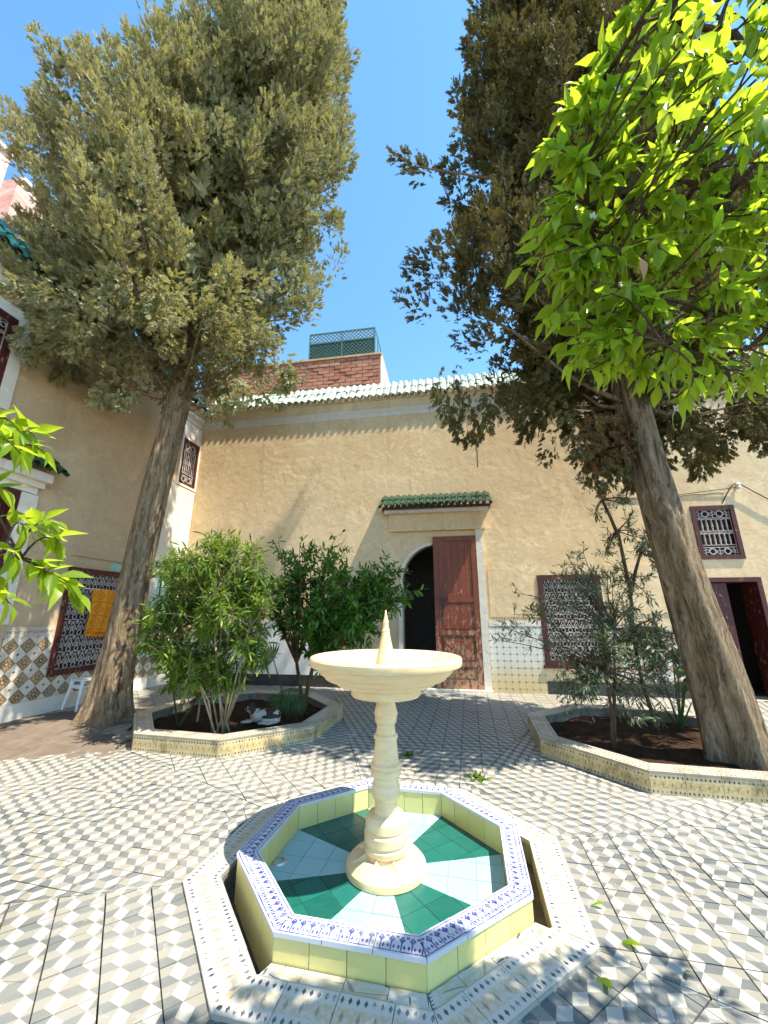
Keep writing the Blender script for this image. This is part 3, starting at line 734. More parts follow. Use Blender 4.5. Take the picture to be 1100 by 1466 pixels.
# hood over the door
box_obj('hood_block', (4.70, 6.66, -0.10, 0.0, 3.06, 3.42), M['plaster_ochre'], bw)
box_obj('hood_ledge', (4.62, 6.74, -0.22, 0.0, 3.422, 3.49), M['plaster_white'], bw)
box_obj('hood_soffit', (4.58, 6.78, -0.30, 0.0, 3.492, 3.53), M['frame_maroon'], bw)
tile_roof(bw, 4.56, 6.78, 0.13, -0.40, 3.53, R(38), 2, 0.22, M['tile_glaze_dark'], name='hood_tile')
# window with iron grille
w1 = box_obj('window_sill', (7.54, 8.74, -0.05, 0.05, 0.44, 0.488), M['frame_maroon'], bw)
def window(parent, rect, rows, style, fw=0.085):
    a, b, c, d = rect; f = frame_part(parent, a, b, c, d, fw, -0.025, 0.09); f.name = 'window_frame'
    mm = grille(a + fw, b - fw, c + fw, d - fw, 0.02, rows) if style == 'arch' else baluster_grille(a + fw, b - fw, c + fw, d - fw, 0.02)
    mm.build('grille', M['iron_pale'], f)
    sh = MB(); y = 0.16; sh.box(a, b, y, y + .03, c, d); sh.build('shutter', M['room_dark'], f)  # dark panel in the room colour closing the opening behind the grille
    return f
window(bw, WIN, 6, 'arch'); window(bw, WIN2, 4, 'bars', 0.075)
# right-hand doorway
frame_part(bw, DOOR2[0], DOOR2[1], 0.0, DOOR2[3], 0.08, -0.02, 0.415, M['frame_maroon'], False).name = 'door_frame'
l2 = box_obj('door_leaf', (10.525, 10.86, 0.10, 0.14, 0.03, 1.94), M['frame_maroon'], bw)
for c, d in ((0.15, 0.85), (0.98, 1.80)): box_obj('panel', (10.59, 10.80, 0.088, 0.10, c, d), M['frame_maroon'], l2)
# dado of small pale tiles, zellige, bases
square_tiles(bw, 'dado_tile', M['dado_dot'], 6.61, 7.575, 0.0, 1.15, 0.12, 0.12)
box_obj('base_tile', (7.58, 10.40, -0.012, 0.0, 0.0, 0.215), M['black_base'], bw)
square_tiles(bw, 'zellige_tile', M['zellige'], 8.705, 10.40, 0.22, 1.03, 0.225, 0.225)
square_tiles(bw, 'border_tile', M['zellige_band'], 8.705, 10.40, 1.03, 1.17, 0.225, 0.14)
square_tiles(bw, 'zellige_tile', M['zellige'], 0.02, 1.20, 0.22, 1.08, 0.225, 0.225)
box_obj('base_tile', (0.02, 4.75, -0.015, 0.0, 0.0, 0.215), M['black_base'], bw)
box_obj('whitewash_dado', (1.22, 3.55, -0.02, 0.0, 0.217, 1.24), M['white_plastic'], bw)
box_obj('plaster_panel', (6.66, 7.50, -0.014, 0.0, 1.34, 2.26), M['plaster_ochre'], bw)
box_obj('plaster_panel', (8.80, 10.2, -0.014, 0.0, 1.40, 2.30), M['plaster_ochre'], bw)
box_obj('plaster_band', (6.62, 7.56, -0.02, 0.0, 1.17, 1.27), M['plaster_white'], bw)
# cornice and roof edge
m = MB(); m.box(-0.0, 14.5, -0.020, 0.0, 5.90, 5.94); m.box(0.0, 14.5, -0.030, 0.0, 5.941, 5.985); m.box(0.0, 14.5, -0.012, 0.0, 5.80, 5.899); m.build('cornice', M['plaster_white'], bw)
box_obj('eaves', (0.0, 14.5, -0.025, 0.3, 6.222, 6.27), M['plaster_ochre'], bw)
tile_roof(bw, 0.06, 12.2, 0.165, -0.075, 6.27, R(54), 2, 0.33, M['tile_glaze_worn'])
box_obj('parapet', (0.0, 14.5, 0.40, 0.75, 6.0, 6.90), M['plaster_ochre'], bw)
# crack in the plaster
m = MB(); zz = 5.6; x = 6.62; P = []
while zz > 4.35: P.append((x, -0.001, zz)); zz -= 0.09; x += random.gauss(0.002, 0.012)
m.tube(P, [0.004 + 0.004 * random.random() for _ in P], 5); m.build('crack', M['grout_dark'], bw)
m = MB(); P = [(8.9 + i * .13, -0.001, 3.55 + .012 * math.sin(i * 2.1) + i * .004) for i in range(18)]; m.tube(P, .006, 5); m.build('crack', M['grout_dark'], bw)
# ---- left wall (local x = minus distance from the corner)
lw = thing('courtyard_wall', 'shaded brown plaster wall with star zellige dado and iron window grilles', 'wall', (WC[0], WC[1], 0), TH + R(90))
LWIN = (-2.72, -1.50, 0.50, 2.12); UPF = (-0.62, -0.06, 4.25, 5.34); UPN = (-5.3, -4.22, 4.25, 5.42); LDOOR = (-4.7, -3.66, 0.0, 3.06)
lops = [LWIN, UPF, UPN, LDOOR]
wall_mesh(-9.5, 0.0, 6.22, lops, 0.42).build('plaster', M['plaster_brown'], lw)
for (a, b, c, d) in lops: room(lw, a, b, c, d, 0.42)
window(lw, LWIN, 6, 'arch'); window(lw, UPF, 4, 'bars', 0.06); window(lw, UPN, 4, 'bars', 0.09)
frame_part(lw, *LDOOR, 0.09, -0.03, 0.12, M['frame_maroon'], False).name = 'door_frame'
l3 = box_obj('door_leaf', (-4.60, -3.76, 0.16, 0.20, 0.03, 2.96), M['frame_maroon'], lw)
for i in range(3):
    for q in range(2): box_obj('panel', (-4.53 + q * .40, -4.20 + q * .40, 0.145, 0.16, .2 + i * .9, .95 + i * .9), M['frame_maroon'], l3)
# white surrounds, hood and cornice
def surround(parent, rect, w, y=-0.025):
    a, b, c, d = rect; m = MB(); m.box(a - w, a, y, 0, c - w, d + w); m.box(b, b + w, y, 0, c - w, d + w); m.box(a, b, y, 0, d, d + w)
    if c > 0.3: m.box(a, b, y, 0, c - w, c)
    return m.build('surround', M['plaster_white'], parent)
surround(lw, UPN, 0.16); surround(lw, (UPF[0], -0.06, UPF[2], UPF[3]), 0.055)
box_obj('white_corner', (-0.98, -0.012, -0.012, 0.0, 1.25, 4.18), M['plaster_white'], lw)  # sunlit strip by the corner, its brightness put in as white plaster
box_obj('white_corner', (-0.98, -0.012, -0.012, 0.0, 5.41, 5.79), M['plaster_white'], lw)  # same painted sunlight above the far upper window
m = MB(); m.box(LDOOR[0] - .2, LDOOR[1] + .02 + .18, -0.04, 0, 3.07, 3.16); m.box(LDOOR[0] - .2, LDOOR[1] + .24, -0.10, 0, 3.161, 3.25); m.box(LDOOR[0] - .2, LDOOR[1] + .28, -0.17, 0, 3.251, 3.38); m.build('hood_moulding', M['plaster_white'], lw)
box_obj('jamb', (-3.655, -3.42, -0.03, 0.0, 1.26, 3.06), M['plaster_white'], lw)
tile_roof(lw, -5.0, -3.34, 0.13, -0.30, 3.42, R(38), 2, 0.2, M['tile_glaze_dark'], name='hood_tile')
m = MB(); m.box(-9.5, -0.08, -0.05, 0.0, 5.90, 5.94); m.box(-9.5, -0.08, -0.09, 0.0, 5.941, 6.0); m.box(-9.5, -0.08, -0.03, 0.0, 5.80, 5.899); m.build('cornice', M['plaster_white'], lw)
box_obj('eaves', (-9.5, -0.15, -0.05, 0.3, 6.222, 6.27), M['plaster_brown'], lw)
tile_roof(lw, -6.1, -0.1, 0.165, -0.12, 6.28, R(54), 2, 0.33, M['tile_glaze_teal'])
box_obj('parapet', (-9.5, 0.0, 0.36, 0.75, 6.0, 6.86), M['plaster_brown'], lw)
square_tiles(lw, 'zellige_tile', M['zellige'], -3.42, -0.02, 0.22, 1.08, 0.225, 0.225, skip=[LWIN])
square_tiles(lw, 'border_tile', M['zellige_band'], -3.42, -0.02, 1.08, 1.22, 0.225, 0.14, skip=[LWIN])
box_obj('base_tile', (-3.42, -0.02, -0.015, 0.0, 0.0, 0.215), M['plaster_white'], lw)
square_tiles(lw, 'zellige_tile', M['zellige'], -6.5, -4.75, 0.22, 1.08, 0.225, 0.225)
box_obj('window_lintel', (-2.72, -1.40, -0.03, 0.0, 2.30, 2.36), M['plaster_brown'], lw)
box_obj('painted_patch', (-1.95, -1.56, -0.008, 0.0, 2.13, 2.28), M['green_shutter'], lw)
sh = box_obj('green_shutter', (-0.80, -0.30, -0.06, -0.012, 1.30, 2.42), M['green_shutter'], lw)
m = MB(); m.bar((-.78, -.09, 2.15), (-.32, -.09, 2.10), .02); m.bar((-.78, -.09, 1.75), (-.32, -.09, 1.75), .02); m.bar((-.78, -.09, 1.75), (-.78, -.09, 2.15), .02); m.bar((-.32, -.09, 1.75), (-.32, -.06, 2.10), .02); m.build('iron_bracket', M['black_base'], sh)

# ---- brick block with trellis behind the back wall, pink building behind the left wall
tw = thing('brick_tower', 'red brick rooftop block carrying a teal trellis screen, behind the tiled eaves', 'building', (WC[0], WC[1], 0), TH)
TX0, TX1, TZ, TY = -1.4, 4.23, 8.62, 1.5
box_obj('core', (TX0, TX1 - .02, TY + .03, TY + 2.6, 5.8, TZ - .04), M['mortar'], tw)
box_obj('side_render', (TX1 - .018, TX1 + .03, TY + .01, TY + 2.6, 5.8, TZ), M['plaster_white'], tw)  # right face in the sun, its brightness painted on as white plaster
bme = None; rows_ = 14; bh, bl = 0.115, 0.33; restb = MB()
bm_ = MB(); bm_.box(0, bl - .018, 0, .05, 0, bh - .018); bme = bm_.mesh('brick'); bme.materials.append(M['brick_red'])
for r in range(rows_):
    z = TZ - (r + 1) * bh; x = TX1 - .02 - bl - (r % 2) * bl / 2
    while x > TX0:
        if z > 6.9: 
            o = link('brick', bme, None, tw); o.location = (x, TY - .015 + random.uniform(-.008, .008), z); o.rotation_euler = (0, random.gauss(0, .008), random.gauss(0, .01))
        x -= bl
    if r % 2: 
        mm = MB(); mm.box(TX1 - .02 - bl / 2, TX1 - .036, TY - .015, TY + .03, z, z + bh - .018); mm.build('brick', M['brick_red'], tw)
box_obj('coping', (TX0, TX1 + .04, TY - .04, TY + 2.62, TZ, TZ + .05), M['plaster_ochre'], tw)
tr = MB(); a, b, c, d = 2.05, 4.05, TZ + .06, TZ + .98; y = TY + .06
for q in (c, c + .58, d): tr.bar((a, y, q), (b, y, q), .035)
for q in (a, (a + b) / 2, b): tr.bar((q, y, c), (q, y, d), .035)
p_ = .12; n_ = int((b - a) / p_)
for i in range(-10, n_ + 10):
    for s_ in (1, -1):
        x0 = a + i * p_; z0 = c; x1 = x0 + s_ * (d - c); z1 = d
        if x0 < a: 
            if s_ < 0: continue
            z0 += a - x0; x0 = a
        if x0 > b:
            if s_ > 0: continue
            z0 += x0 - b; x0 = b
        if x1 > b: z1 -= x1 - b; x1 = b
        if x1 < a: z1 -= a - x1; x1 = a
        if z1 > z0: tr.bar((x0, y, z0), (x1, y, z1), .018)
for q in range(4): tr.bar((b, y + q * .5, c), (b, y + q * .5, d), .03)
tr.bar((b, y, d), (b, y + 1.5, d), .03); tr.bar((b, y, c), (b, y + 1.5, c), .03)
ts = tr.build('trellis', M['iron_teal'], tw)
tb = MB(); tb.box(a, b, y + .03, y + .045, c, c + .58); tb.build('screen_panel', M['iron_teal'], ts)
pk = thing('pink_building', 'pink rendered house rising above the left tiled eaves', 'building', (WC[0], WC[1], 0), TH + R(90))
box_obj('wall', (-9.0, -3.30, 2.9, 7.0, 5.8, 10.75), M['render_pink'], pk)
box_obj('wall', (-3.297, -1.3, 2.5, 5.2, 5.8, 10.1), M['render_pink'], pk)
box_obj('coping', (-9.0, -3.25, 2.84, 7.0, 10.752, 10.84), M['plaster_white'], pk)
box_obj('coping', (-3.245, -1.25, 2.45, 5.2, 10.102, 10.18), M['plaster_white'], pk)

# ------------------------------------------------------------------ pool surround, basin, fountain
surr = thing('pool_surround', 'octagonal lip of dotted white tiles round the sunken pool gutter', 'tile border', (FC[0], FC[1], 0))
O0 = (FC[0], FC[1], 0)
m = MB()
def ringbody(m, o, a0, a1, z0, z1, org):
    A = [(p[0] - org[0], p[1] - org[1]) for p in o.poly(a0)]; B = [(p[0] - org[0], p[1] - org[1]) for p in o.poly(a1)]
    for k in range(8):
        k2 = (k + 1) % 8
        m.face([(*B[k], z0), (*B[k2], z0), (*B[k2], z1), (*B[k], z1)]); m.face([(*A[k2], z0), (*A[k], z0), (*A[k], z1), (*A[k2], z1)])
        m.face([(*A[k], z1), (*B[k], z1), (*B[k2], z1), (*A[k2], z1)])
ringbody(m, POOL, AP_LIP0 + .004, AP_LIP1 - .004, -0.13, -0.006, O0); m.build('bedding', M['mortar'], surr)
m = MB(); m.prism([(p[0] - FC[0], p[1] - FC[1]) for p in POOL.poly(AP_LIP0 + .02)], -0.16, -0.115); m.build('gutter_floor', M['grout_dark'], surr)
ring_tiles(POOL, surr, 'lip_tile', M['lip_tile'], AP_LIP0, AP_LIP1, -0.010, 0.013, 0.215, origin=O0)
# on the two front sides the gutter is filled by a flat tile strip
for k in (0, 1):
    half = AP_LIP0 * T8; cnt = 4
    for i in range(cnt):
        t0 = -half + i * 2 * half / cnt + .0015; t1 = t0 + 2 * half / cnt - .003
        P = clip(clip([(t0, AP_B + .006), (t1, AP_B + .006), (t1, AP_LIP0 - .003), (t0, AP_LIP0 - .003)], 1, -T8, -.002), -1, -T8, -.002)
        W = [POOL.pt(k, t, n) for t, n in P][::-1]; W = [(a - FC[0], b - FC[1]) for a, b in W]
        if sum(W[j][0]*W[(j+1)%len(W)][1] - W[(j+1)%len(W)][0]*W[j][1] for j in range(len(W))) < 0: W.reverse()
        mm = MB(); mm.prism(W, -.12, 0.004, [(random.random(), random.random()) for _ in W]); mm.build('strip_tile', M['lip_tile'], surr, uv=True)
basin = thing('fountain_basin', 'octagonal lime tiled basin with blue printed rim and green and pale blue floor', 'basin', (FC[0], FC[1], 0))
m = MB(); ringbody(m, POOL, AP_B - .088, AP_B - .012, -0.14, 0.094, O0); m.build('masonry', M['grout_pale'], basin)
face_tiles(POOL, basin, 'wall_tile', M['basin_lime'], AP_B - .012, -0.115, 0.090, 0.16, True, origin=O0)
face_tiles(POOL, basin, 'inner_tile', M['basin_lime'], AP_B - .088, -0.05, 0.090, 0.15, False, origin=O0)
ring_tiles(POOL, basin, 'rim_tile', M['rim_blue'], AP_B - .104, AP_B + .006, 0.092, 0.110, 0.2, origin=O0)
m = MB(); m.prism([(p[0] - FC[0], p[1] - FC[1]) for p in POOL.poly(AP_B - .085)], -0.14, -0.0455); m.build('floor_bed', M['grout_pale'], basin)
API = AP_B - .101
for k in range(8):
    mat = M['pool_blue'] if k % 2 == 0 else M['pool_green']      # wedges alternate
    w = 0.158; rows = int(API / w) + 1
    for i in range(rows):
        n1 = API - i * w; n0 = max(0.0, n1 - w)
        for j in range(-4, 4):
            t0 = j * w; P = [(t0 + .0015, n0 + .0015), (t0 + w - .0015, n0 + .0015), (t0 + w - .0015, n1 - .0015), (t0 + .0015, n1 - .0015)]
            P = clip(clip(P, 1, -T8, -.001), -1, -T8, -.001)
            if area(P) < 3e-4: continue
            W = [POOL.pt(k, t, n) for t, n in P]; W = [(a - FC[0], b - FC[1]) for a, b in W]
            if sum(W[q][0]*W[(q+1)%len(W)][1] - W[(q+1)%len(W)][0]*W[q][1] for q in range(len(W))) < 0: W.reverse()
            mm = MB(); mm.prism(W, -0.0455, -0.040 + random.uniform(-.0006, .0006)); mm.build('floor_tile', mat, basin)
dp = gz(400, 1234, -0.04); m = MB()
m.lathe([(0.0, -.041), (0.026, -.041), (0.026, -.030), (0.040, -.030), (0.046, -.040)], 20, (dp.x - FC[0], dp.y - FC[1])); dr = m.build('drain', M['steel'], basin)

fo = thing('marble_fountain', 'carved cream stone fountain with wide bowl on a turned pedestal', 'fountain', (FC[0], FC[1], -0.04))
def lathe_part(name, prof, n=56, parent=fo):
    # subdivide long profile steps, tiny irregularity for a hand-turned look
    m = MB(); m.lathe([(max(r, 0.0005), z + 0.04) for r, z in prof], n)
    ph = random.random() * 9
    m.v = [(x * (1 + .0022 * math.sin(3 * math.atan2(y, x) + z * 9 + ph)), y * (1 + .0022 * math.sin(2 * math.atan2(y, x) + z * 13 + ph)), z) for x, y, z in m.v]
    o = m.build(name, M['cream_marble'], parent)
    for p in o.data.polygons: p.use_smooth = True
    mod = o.modifiers.new('edge', 'EDGE_SPLIT'); mod.split_angle = R(24); return o
base = lathe_part('base', [(0, .035), (.115, .035), (.18, .028), (.208, .020), (.222, .006), (.232, -.004), (.236, -.02), (.236, -.036), (.228, -.041), (0, -.041)][::-1])
for k in range(8):
    a = R(45 * k + 20); m = MB(); c_, s_ = math.cos(a), math.sin(a); px, py = -s_, c_
    def P_(r, w, z): return (c_ * r + px * w, s_ * r + py * w, z)
    A = [P_(.10, .026, .07), P_(.10, -.026, .07), P_(.205, -.008, .058), P_(.205, .008, .058)]; Tm = [P_(.10, 0, .105), P_(.20, 0, .066)]
    m.face([A[0], Tm[0], Tm[1], A[3]][::-1]); m.face([A[1], A[2], Tm[1], Tm[0]][::-1]); m.face([A[2], A[3], Tm[1]][::-1]); m.face([A[0], A[1], Tm[0]][::-1])
    m.build('ridge', M['cream_marble'], base)
lathe_part('pedestal', [(.10, .03), (.122, .036), (.122, .045), (.118, .05), (.128, .06), (.131, .085), (.124, .092), (.121, .10), (.129, .108), (.130, .150), (.122, .158), (.118, .166), (.124, .174), (.122, .215), (.108, .236), (.094, .243), (.072, .248), (.068, .262), (.067, .30), (.070, .312), (.082, .330), (.086, .356), (.084, .383), (.072, .425), (.071, .434), (.085, .438), (.094, .448), (.094, .474), (.089, .480), (.094, .488), (.094, .503), (.080, .515), (.078, .525), (.068, .63), (.068, .640), (.075, .646), (.075, .663), (.062, .672), (.058, .70), (.056, .722), (.066, .735), (.070, .745), (.068, .765), (.076, .782), (.074, .79), (.060, .842), (.058, .86), (.075, .880), (.085, .887)])
lathe_part('bowl', [(.06, .883), (.215, .890), (.224, .900), (.224, .930), (.232, .938), (.300, .955), (.318, .963), (.322, .972), (.376, .992), (.392, 1.000), (.396, 1.010), (.424, 1.030), (.436, 1.045), (.440, 1.066), (.470, 1.071), (.490, 1.078), (.496, 1.092), (.496, 1.118), (.490, 1.128), (.478, 1.132), (.462, 1.130), (.440, 1.118), (.36, 1.075), (.22, 1.045), (.05, 1.04)], 72)
lathe_part('finial', [(.075, 1.035), (.072, 1.06), (.062, 1.12), (.045, 1.18), (.030, 1.25), (.024, 1.285), (.027, 1.292), (.021, 1.305), (.017, 1.33), (.020, 1.345), (.013, 1.37), (.010, 1.385), (.005, 1.42), (0, 1.425)], 24)

# ------------------------------------------------------------------ planters
def planter(o, label):
    org = (o.c[0], o.c[1], 0); t = thing('planter', label, 'planter', org, 0, 'octagonal tiled planters')
    m = MB(); ringbody(m, o, AP_P - .185, AP_P - .012, -.012, .150, org); m.build('masonry', M['mortar'], t)
    face_tiles(o, t, 'side_tile', M['planter_tile'], AP_P - .012, -0.004, 0.150, 0.25, True, origin=org)
    ring_tiles(o, t, 'top_tile', M['planter_top_tile'], AP_P - .19, AP_P + .004, 0.151, 0.165, 0.25, origin=org)
    n = 44; V = []; F = []; rad = AP_P - .18; pts = [(p[0] - org[0], p[1] - org[1]) for p in o.poly(rad)]
    for i in range(n + 1):
        for j in range(n + 1):
            x = -rad * 1.1 + 2.2 * rad * i / n; y = -rad * 1.1 + 2.2 * rad * j / n
            for k in range(8):
                N, T = o.frame(k); e = x * N[0] + y * N[1] - rad
                if e > 0: x -= N[0] * e; y -= N[1] * e
            V.append((x, y, .055 + .05 * mnoise.noise(Vector((x * 2.3, y * 2.3, o.c[0]))) + .02 * mnoise.noise(Vector((x * 9, y * 9, 3)))))
    for i in range(n):
        for j in range(n): F.append((i*(n+1)+j, (i+1)*(n+1)+j, (i+1)*(n+1)+j+1, i*(n+1)+j+1))
    s = np_mesh('soil', np.array(V), np.array(F), True); link('soil', s, M['soil'], t)
    return t
planter(PL, 'low octagonal planter of ochre dotted tiles holding shrubs, palms and a cat')
planter(PR, 'low octagonal planter of ochre dotted tiles round the furrowed leaning trunk')

# ------------------------------------------------------------------ foliage tools
def basis(D, Nn):
    D = D / np.linalg.norm(D, axis=1, keepdims=True); S = np.cross(Nn, D); l = np.linalg.norm(S, axis=1, keepdims=True)
    S = np.where(l < 1e-3, np.array([[1., 0, 0]]), S / np.maximum(l, 1e-3)); U = np.cross(D, S); return D, S, U
def scatter(tv, tf, P, D, Nn, L, W=None):
    """copies of a template leaf: x along the leaf, y across, z normal"""
    D, S, U = basis(D, Nn); L = L.reshape(-1, 1, 1); W = L if W is None else W.reshape(-1, 1, 1)
    V = P[:, None, :] + tv[None, :, 0:1] * L * D[:, None, :] + tv[None, :, 1:2] * W * S[:, None, :] + tv[None, :, 2:3] * L * U[:, None, :]
    n = len(P); F = tf[None] + (np.arange(n) * len(tv))[:, None, None]
    return V.reshape(-1, 3), F.reshape(-1, tf.shape[1])
def leaf_template(w, droop, fold):
    ts = [0.0, .16, .36, .58, .8, 1.0]; wd = [0.03, .60, 1.0, .86, .38, 0.0]; V = []; F = []
    for t, q in zip(ts, wd):
        z = -droop * t * t
        V += [(t, -w/2*q, z + fold*q*w/2), (t, 0, z), (t, w/2*q, z + fold*q*w/2)]
    for i in range(5):
        a = 3*i; F += [(a, a+1, a+4, a+3), (a+1, a+2, a+5, a+4)]
    return np.array(V), np.array(F)
LEAF_C = leaf_template(.38, .22, .35); LEAF_C2 = leaf_template(.33, .45, .15); LEAF_C3 = leaf_template(.42, .05, .6)
def flat_template(w, seg=2, droop=.15):
    ts = np.linspace(0, 1, seg + 1); V = []; F = []
    for t in ts:
        q = math.sin(math.pi * (0.08 + .84 * t)); V += [(t, -w/2*q, -droop*t*t), (t, w/2*q, -droop*t*t)]
    for i in range(seg): F.append((2*i, 2*i+1, 2*i+3, 2*i+2))
    return np.array(V), np.array(F)
LEAF_N = flat_template(.17, 3, .3); LEAF_O = flat_template(.20, 2, .1); LEAF_S = flat_template(.36, 3, .2)
def unit(n):
    v = rng.normal(size=(n, 3)); return v / np.linalg.norm(v, axis=1, keepdims=True)

# ---- cypress trees
def spray_template():
    """one flattened feathery spray: 13 slim three-cornered blades off a stem, unit length"""
    V = []; F = []; r = random.Random(3)
    def blade(a, b, w):
        a = np.array(a); b = np.array(b); d = b - a; s = np.array([-d[1], d[0], 0]); s = s / (np.linalg.norm(s) + 1e-9) * w; s[2] = r.uniform(-.5, .5) * w
        i = len(V); V.extend([a + d * .15 + s, b, a + d * .15 - s]); F.append((i, i+1, i+2))
    blade((0, 0, 0), (1.05, 0, 0), .075)
    for i in range(6):
        t = .02 + .15 * i; l = .46 * (1 - .5 * t)
        for s in (-1, 1):
            tt = t + (.06 if s > 0 else 0); blade((tt, 0, 0), (tt + l * .80, s * l * .60, r.uniform(-.16, .16)), .085)
    return np.array(V), np.array(F)
SPRAY = spray_template()
def cypress(name, label, base, lean_pts, radii, profile_rows, yc_of, ry_f, seed, n_clump, droop_z, mat, flare, keep_front=0.35, ridges=5, holes=0.40, extra=(), per_clump=56, furrow=.085, n_core=7000):
    global rng
    rng = np.random.default_rng(seed); rd = random.Random(seed)
    root = thing(name, label, 'tree', base); B = Vector(base)
    # trunk: fluted tube
    n, mrows = 56, 90; V = []; F = []
    path = [Vector(p) for p in lean_pts]; seg = len(path) - 1
    def along(t):
        t = min(max(t, 0), .9999) * seg; i = int(t); f_ = t - i; p0 = path[max(i-1, 0)]; p1 = path[i]; p2 = path[i+1]; p3 = path[min(i+2, seg)]
        return 0.5 * ((2*p1) + (p2-p0)*f_ + (2*p0-5*p1+4*p2-p3)*f_*f_ + (3*p1-p0-3*p2+p3)*f_**3)
    def rad(t):
        t = min(max(t, 0), .9999) * seg; i = int(t); f_ = t - i; return radii[i] * (1 - f_) + radii[i+1] * f_
    for i in range(mrows + 1):
        t = (i / mrows) ** 1.35; c = along(t); r0 = rad(t); hgt = c.z
        for j in range(n):
            a = 2 * math.pi * j / n; tw_ = a + .10 * hgt
            fl = 1 + furrow * math.cos(ridges * tw_ + .9 * math.sin(hgt * .5)) + .05 * math.cos((ridges * 2 + 1) * tw_ + 1.3) + .02 * math.cos(17 * tw_)
            fl += .10 * mnoise.noise(Vector((math.cos(a) * 1.7, math.sin(a) * 1.7, hgt * .55 + seed)))
            fl += .035 * mnoise.noise(Vector((math.cos(a) * 9, math.sin(a) * 9, hgt * 1.3)))
            fk = flare * math.exp(-max(hgt, 0) / .22) * (1 + .55 * math.cos(5 * a + seed)) + flare * .5 * math.exp(-max(hgt, 0) / .7)
            r_ = r0 * (fl + fk); V.append((c.x + r_ * math.cos(a) - B.x, c.y + r_ * math.sin(a) - B.y, c.z - B.z))
    for i in range(mrows):
        for j in range(n): F.append((i*n+j, i*n+(j+1) % n, (i+1)*n+(j+1) % n, (i+1)*n+j))
    link('trunk', np_mesh('trunk', np.array(V), np.array(F), True), M['bark_cypress'], root)
    # crown: profile in z from silhouette rows lying on the tree's own plane
    Z, XL, XR = [np.array(q) for q in zip(*sorted(profile_rows))]
    zlo, zhi = Z[0], Z[-1]; cl_p = []; cl_d = []; cl_s = []
    ph = [rd.uniform(0, 6.3) for _ in range(8)]
    tries = 0
    while len(cl_p) < n_clump and tries < n_clump * 12:
        tries += 1; z = zlo + (zhi - zlo) * rd.random(); xl = np.interp(z, Z, XL); xr = np.interp(z, Z, XR); cx = (xl + xr) / 2; rx = (xr - xl) / 2; yc = yc_of(z); ry = ry_f(z)
        a = rd.uniform(0, 2 * math.pi)
        if math.sin(a) > 0.25 and rd.random() > keep_front: continue          # far side is thinner
        mod = 1 + .13 * math.sin(3*a + z*1.1 + ph[0]) + .09 * math.sin(5*a - z*2.3 + ph[1]) + .06 * math.sin(9*a + z*3.7 + ph[2])
        mod = min(mod, 1.12)
        fr = rd.random() ** .38
        p = np.array([cx + rx * mod * fr * math.cos(a), yc + ry * mod * fr * math.sin(a), z])
        hv = mnoise.noise(Vector((p[0]*.75 + seed, p[1]*.75, p[2]*.60))) * .5 + .5
        if hv < holes and fr > .45: continue
        out = np.array([math.cos(a), math.sin(a), 0.0])
        if z < droop_z:
            k = (droop_z - z) / max(droop_z - zlo, .1); d = out * (.55 - .3*k) + np.array([0, 0, .55 - 1.6 * k]) + unit(1)[0] * .25
        else: d = out * .50 + np.array([0, 0, 1.0]) + unit(1)[0] * .38
        cl_p.append(p); cl_d.append(d / np.linalg.norm(d)); cl_s.append(rd.uniform(.38, .78))
    for p, d, s in extra: cl_p.append(np.array(p)); d = np.array(d, float); cl_d.append(d / np.linalg.norm(d)); cl_s.append(s)
    P = np.array(cl_p); D = np.array(cl_d); S = np.array(cl_s)
    # each clump is a plume: sprays along its axis, widest low, pointed at the end
    per = per_clump; k = len(P); tt = rng.random((k, per)) ** .8; wid = (.27 * (1 - tt) ** .6 + .04) * S[:, None]
    off = unit(k * per).reshape(k, per, 3); off -= (off * D[:, None]).sum(-1, keepdims=True) * D[:, None]
    pos = P[:, None] + D[:, None] * (tt - .35)[..., None] * S[:, None, None] + off * wid[..., None]
    dr = D[:, None] * .9 + off * (1.0 - .55 * tt)[..., None] + rng.normal(size=(k, per, 3)) * .28
    pos = pos.reshape(-1, 3); dr = dr.reshape(-1, 3); nn = unit(len(pos)) + off.reshape(-1, 3)
    L = rng.uniform(.075, .15, len(pos))
    V, F = scatter(SPRAY[0], SPRAY[1], pos, dr, nn, L)
    # sparser, larger sprays deep inside the crown, added to block light through it
    zc = zlo + .6 + (zhi - zlo - 1.2) * rng.random(n_core); ac = rng.random(n_core) * 6.283; fc = .62 * rng.random(n_core) ** .5
    xl_ = np.interp(zc, Z, XL); xr_ = np.interp(zc, Z, XR); ycs = np.array([yc_of(q) for q in zc]); rys = np.array([ry_f(q) for q in zc])
    pc = np.stack([(xl_ + xr_) / 2 + (xr_ - xl_) / 2 * fc * np.cos(ac), ycs + rys * fc * np.sin(ac), zc], 1)
    V2, F2 = scatter(SPRAY[0], SPRAY[1], pc, unit(n_core) + np.array([0, 0, .6]), unit(n_core), rng.uniform(.25, .45, n_core))
    F = np.concatenate([F, F2 + len(V)]); V = np.concatenate([V, V2])
    V -= np.array(base)
    kind(link('crown', np_mesh('crown', V, F), mat, root), 'stuff')
    # limbs from the trunk into the crown
    m = MB()
    for i in range(0, k, max(1, k // 150)):
        q = Vector(P[i]); zz = max(min(q.z - rd.uniform(.5, 1.6), path[-1].z - .3), path[-1].z * .28)
        t = 0.0
        for s_ in range(60):
            if along(s_ / 60).z >= zz: t = s_ / 60; break
        st = along(t); mid = st.lerp(q, .55) + Vector((0, 0, -.15)); r0 = min(.04, rad(t) * .35)
        m.tube([st - B, st.lerp(mid, .5) - B + Vector((0, 0, -.03)), mid - B, q - B], [r0, r0 * .75, r0 * .5, .008], 6)
    kind(m.build('limbs', M['bark_cypress'], root, smooth=True), 'stuff')
    return root, along, rad

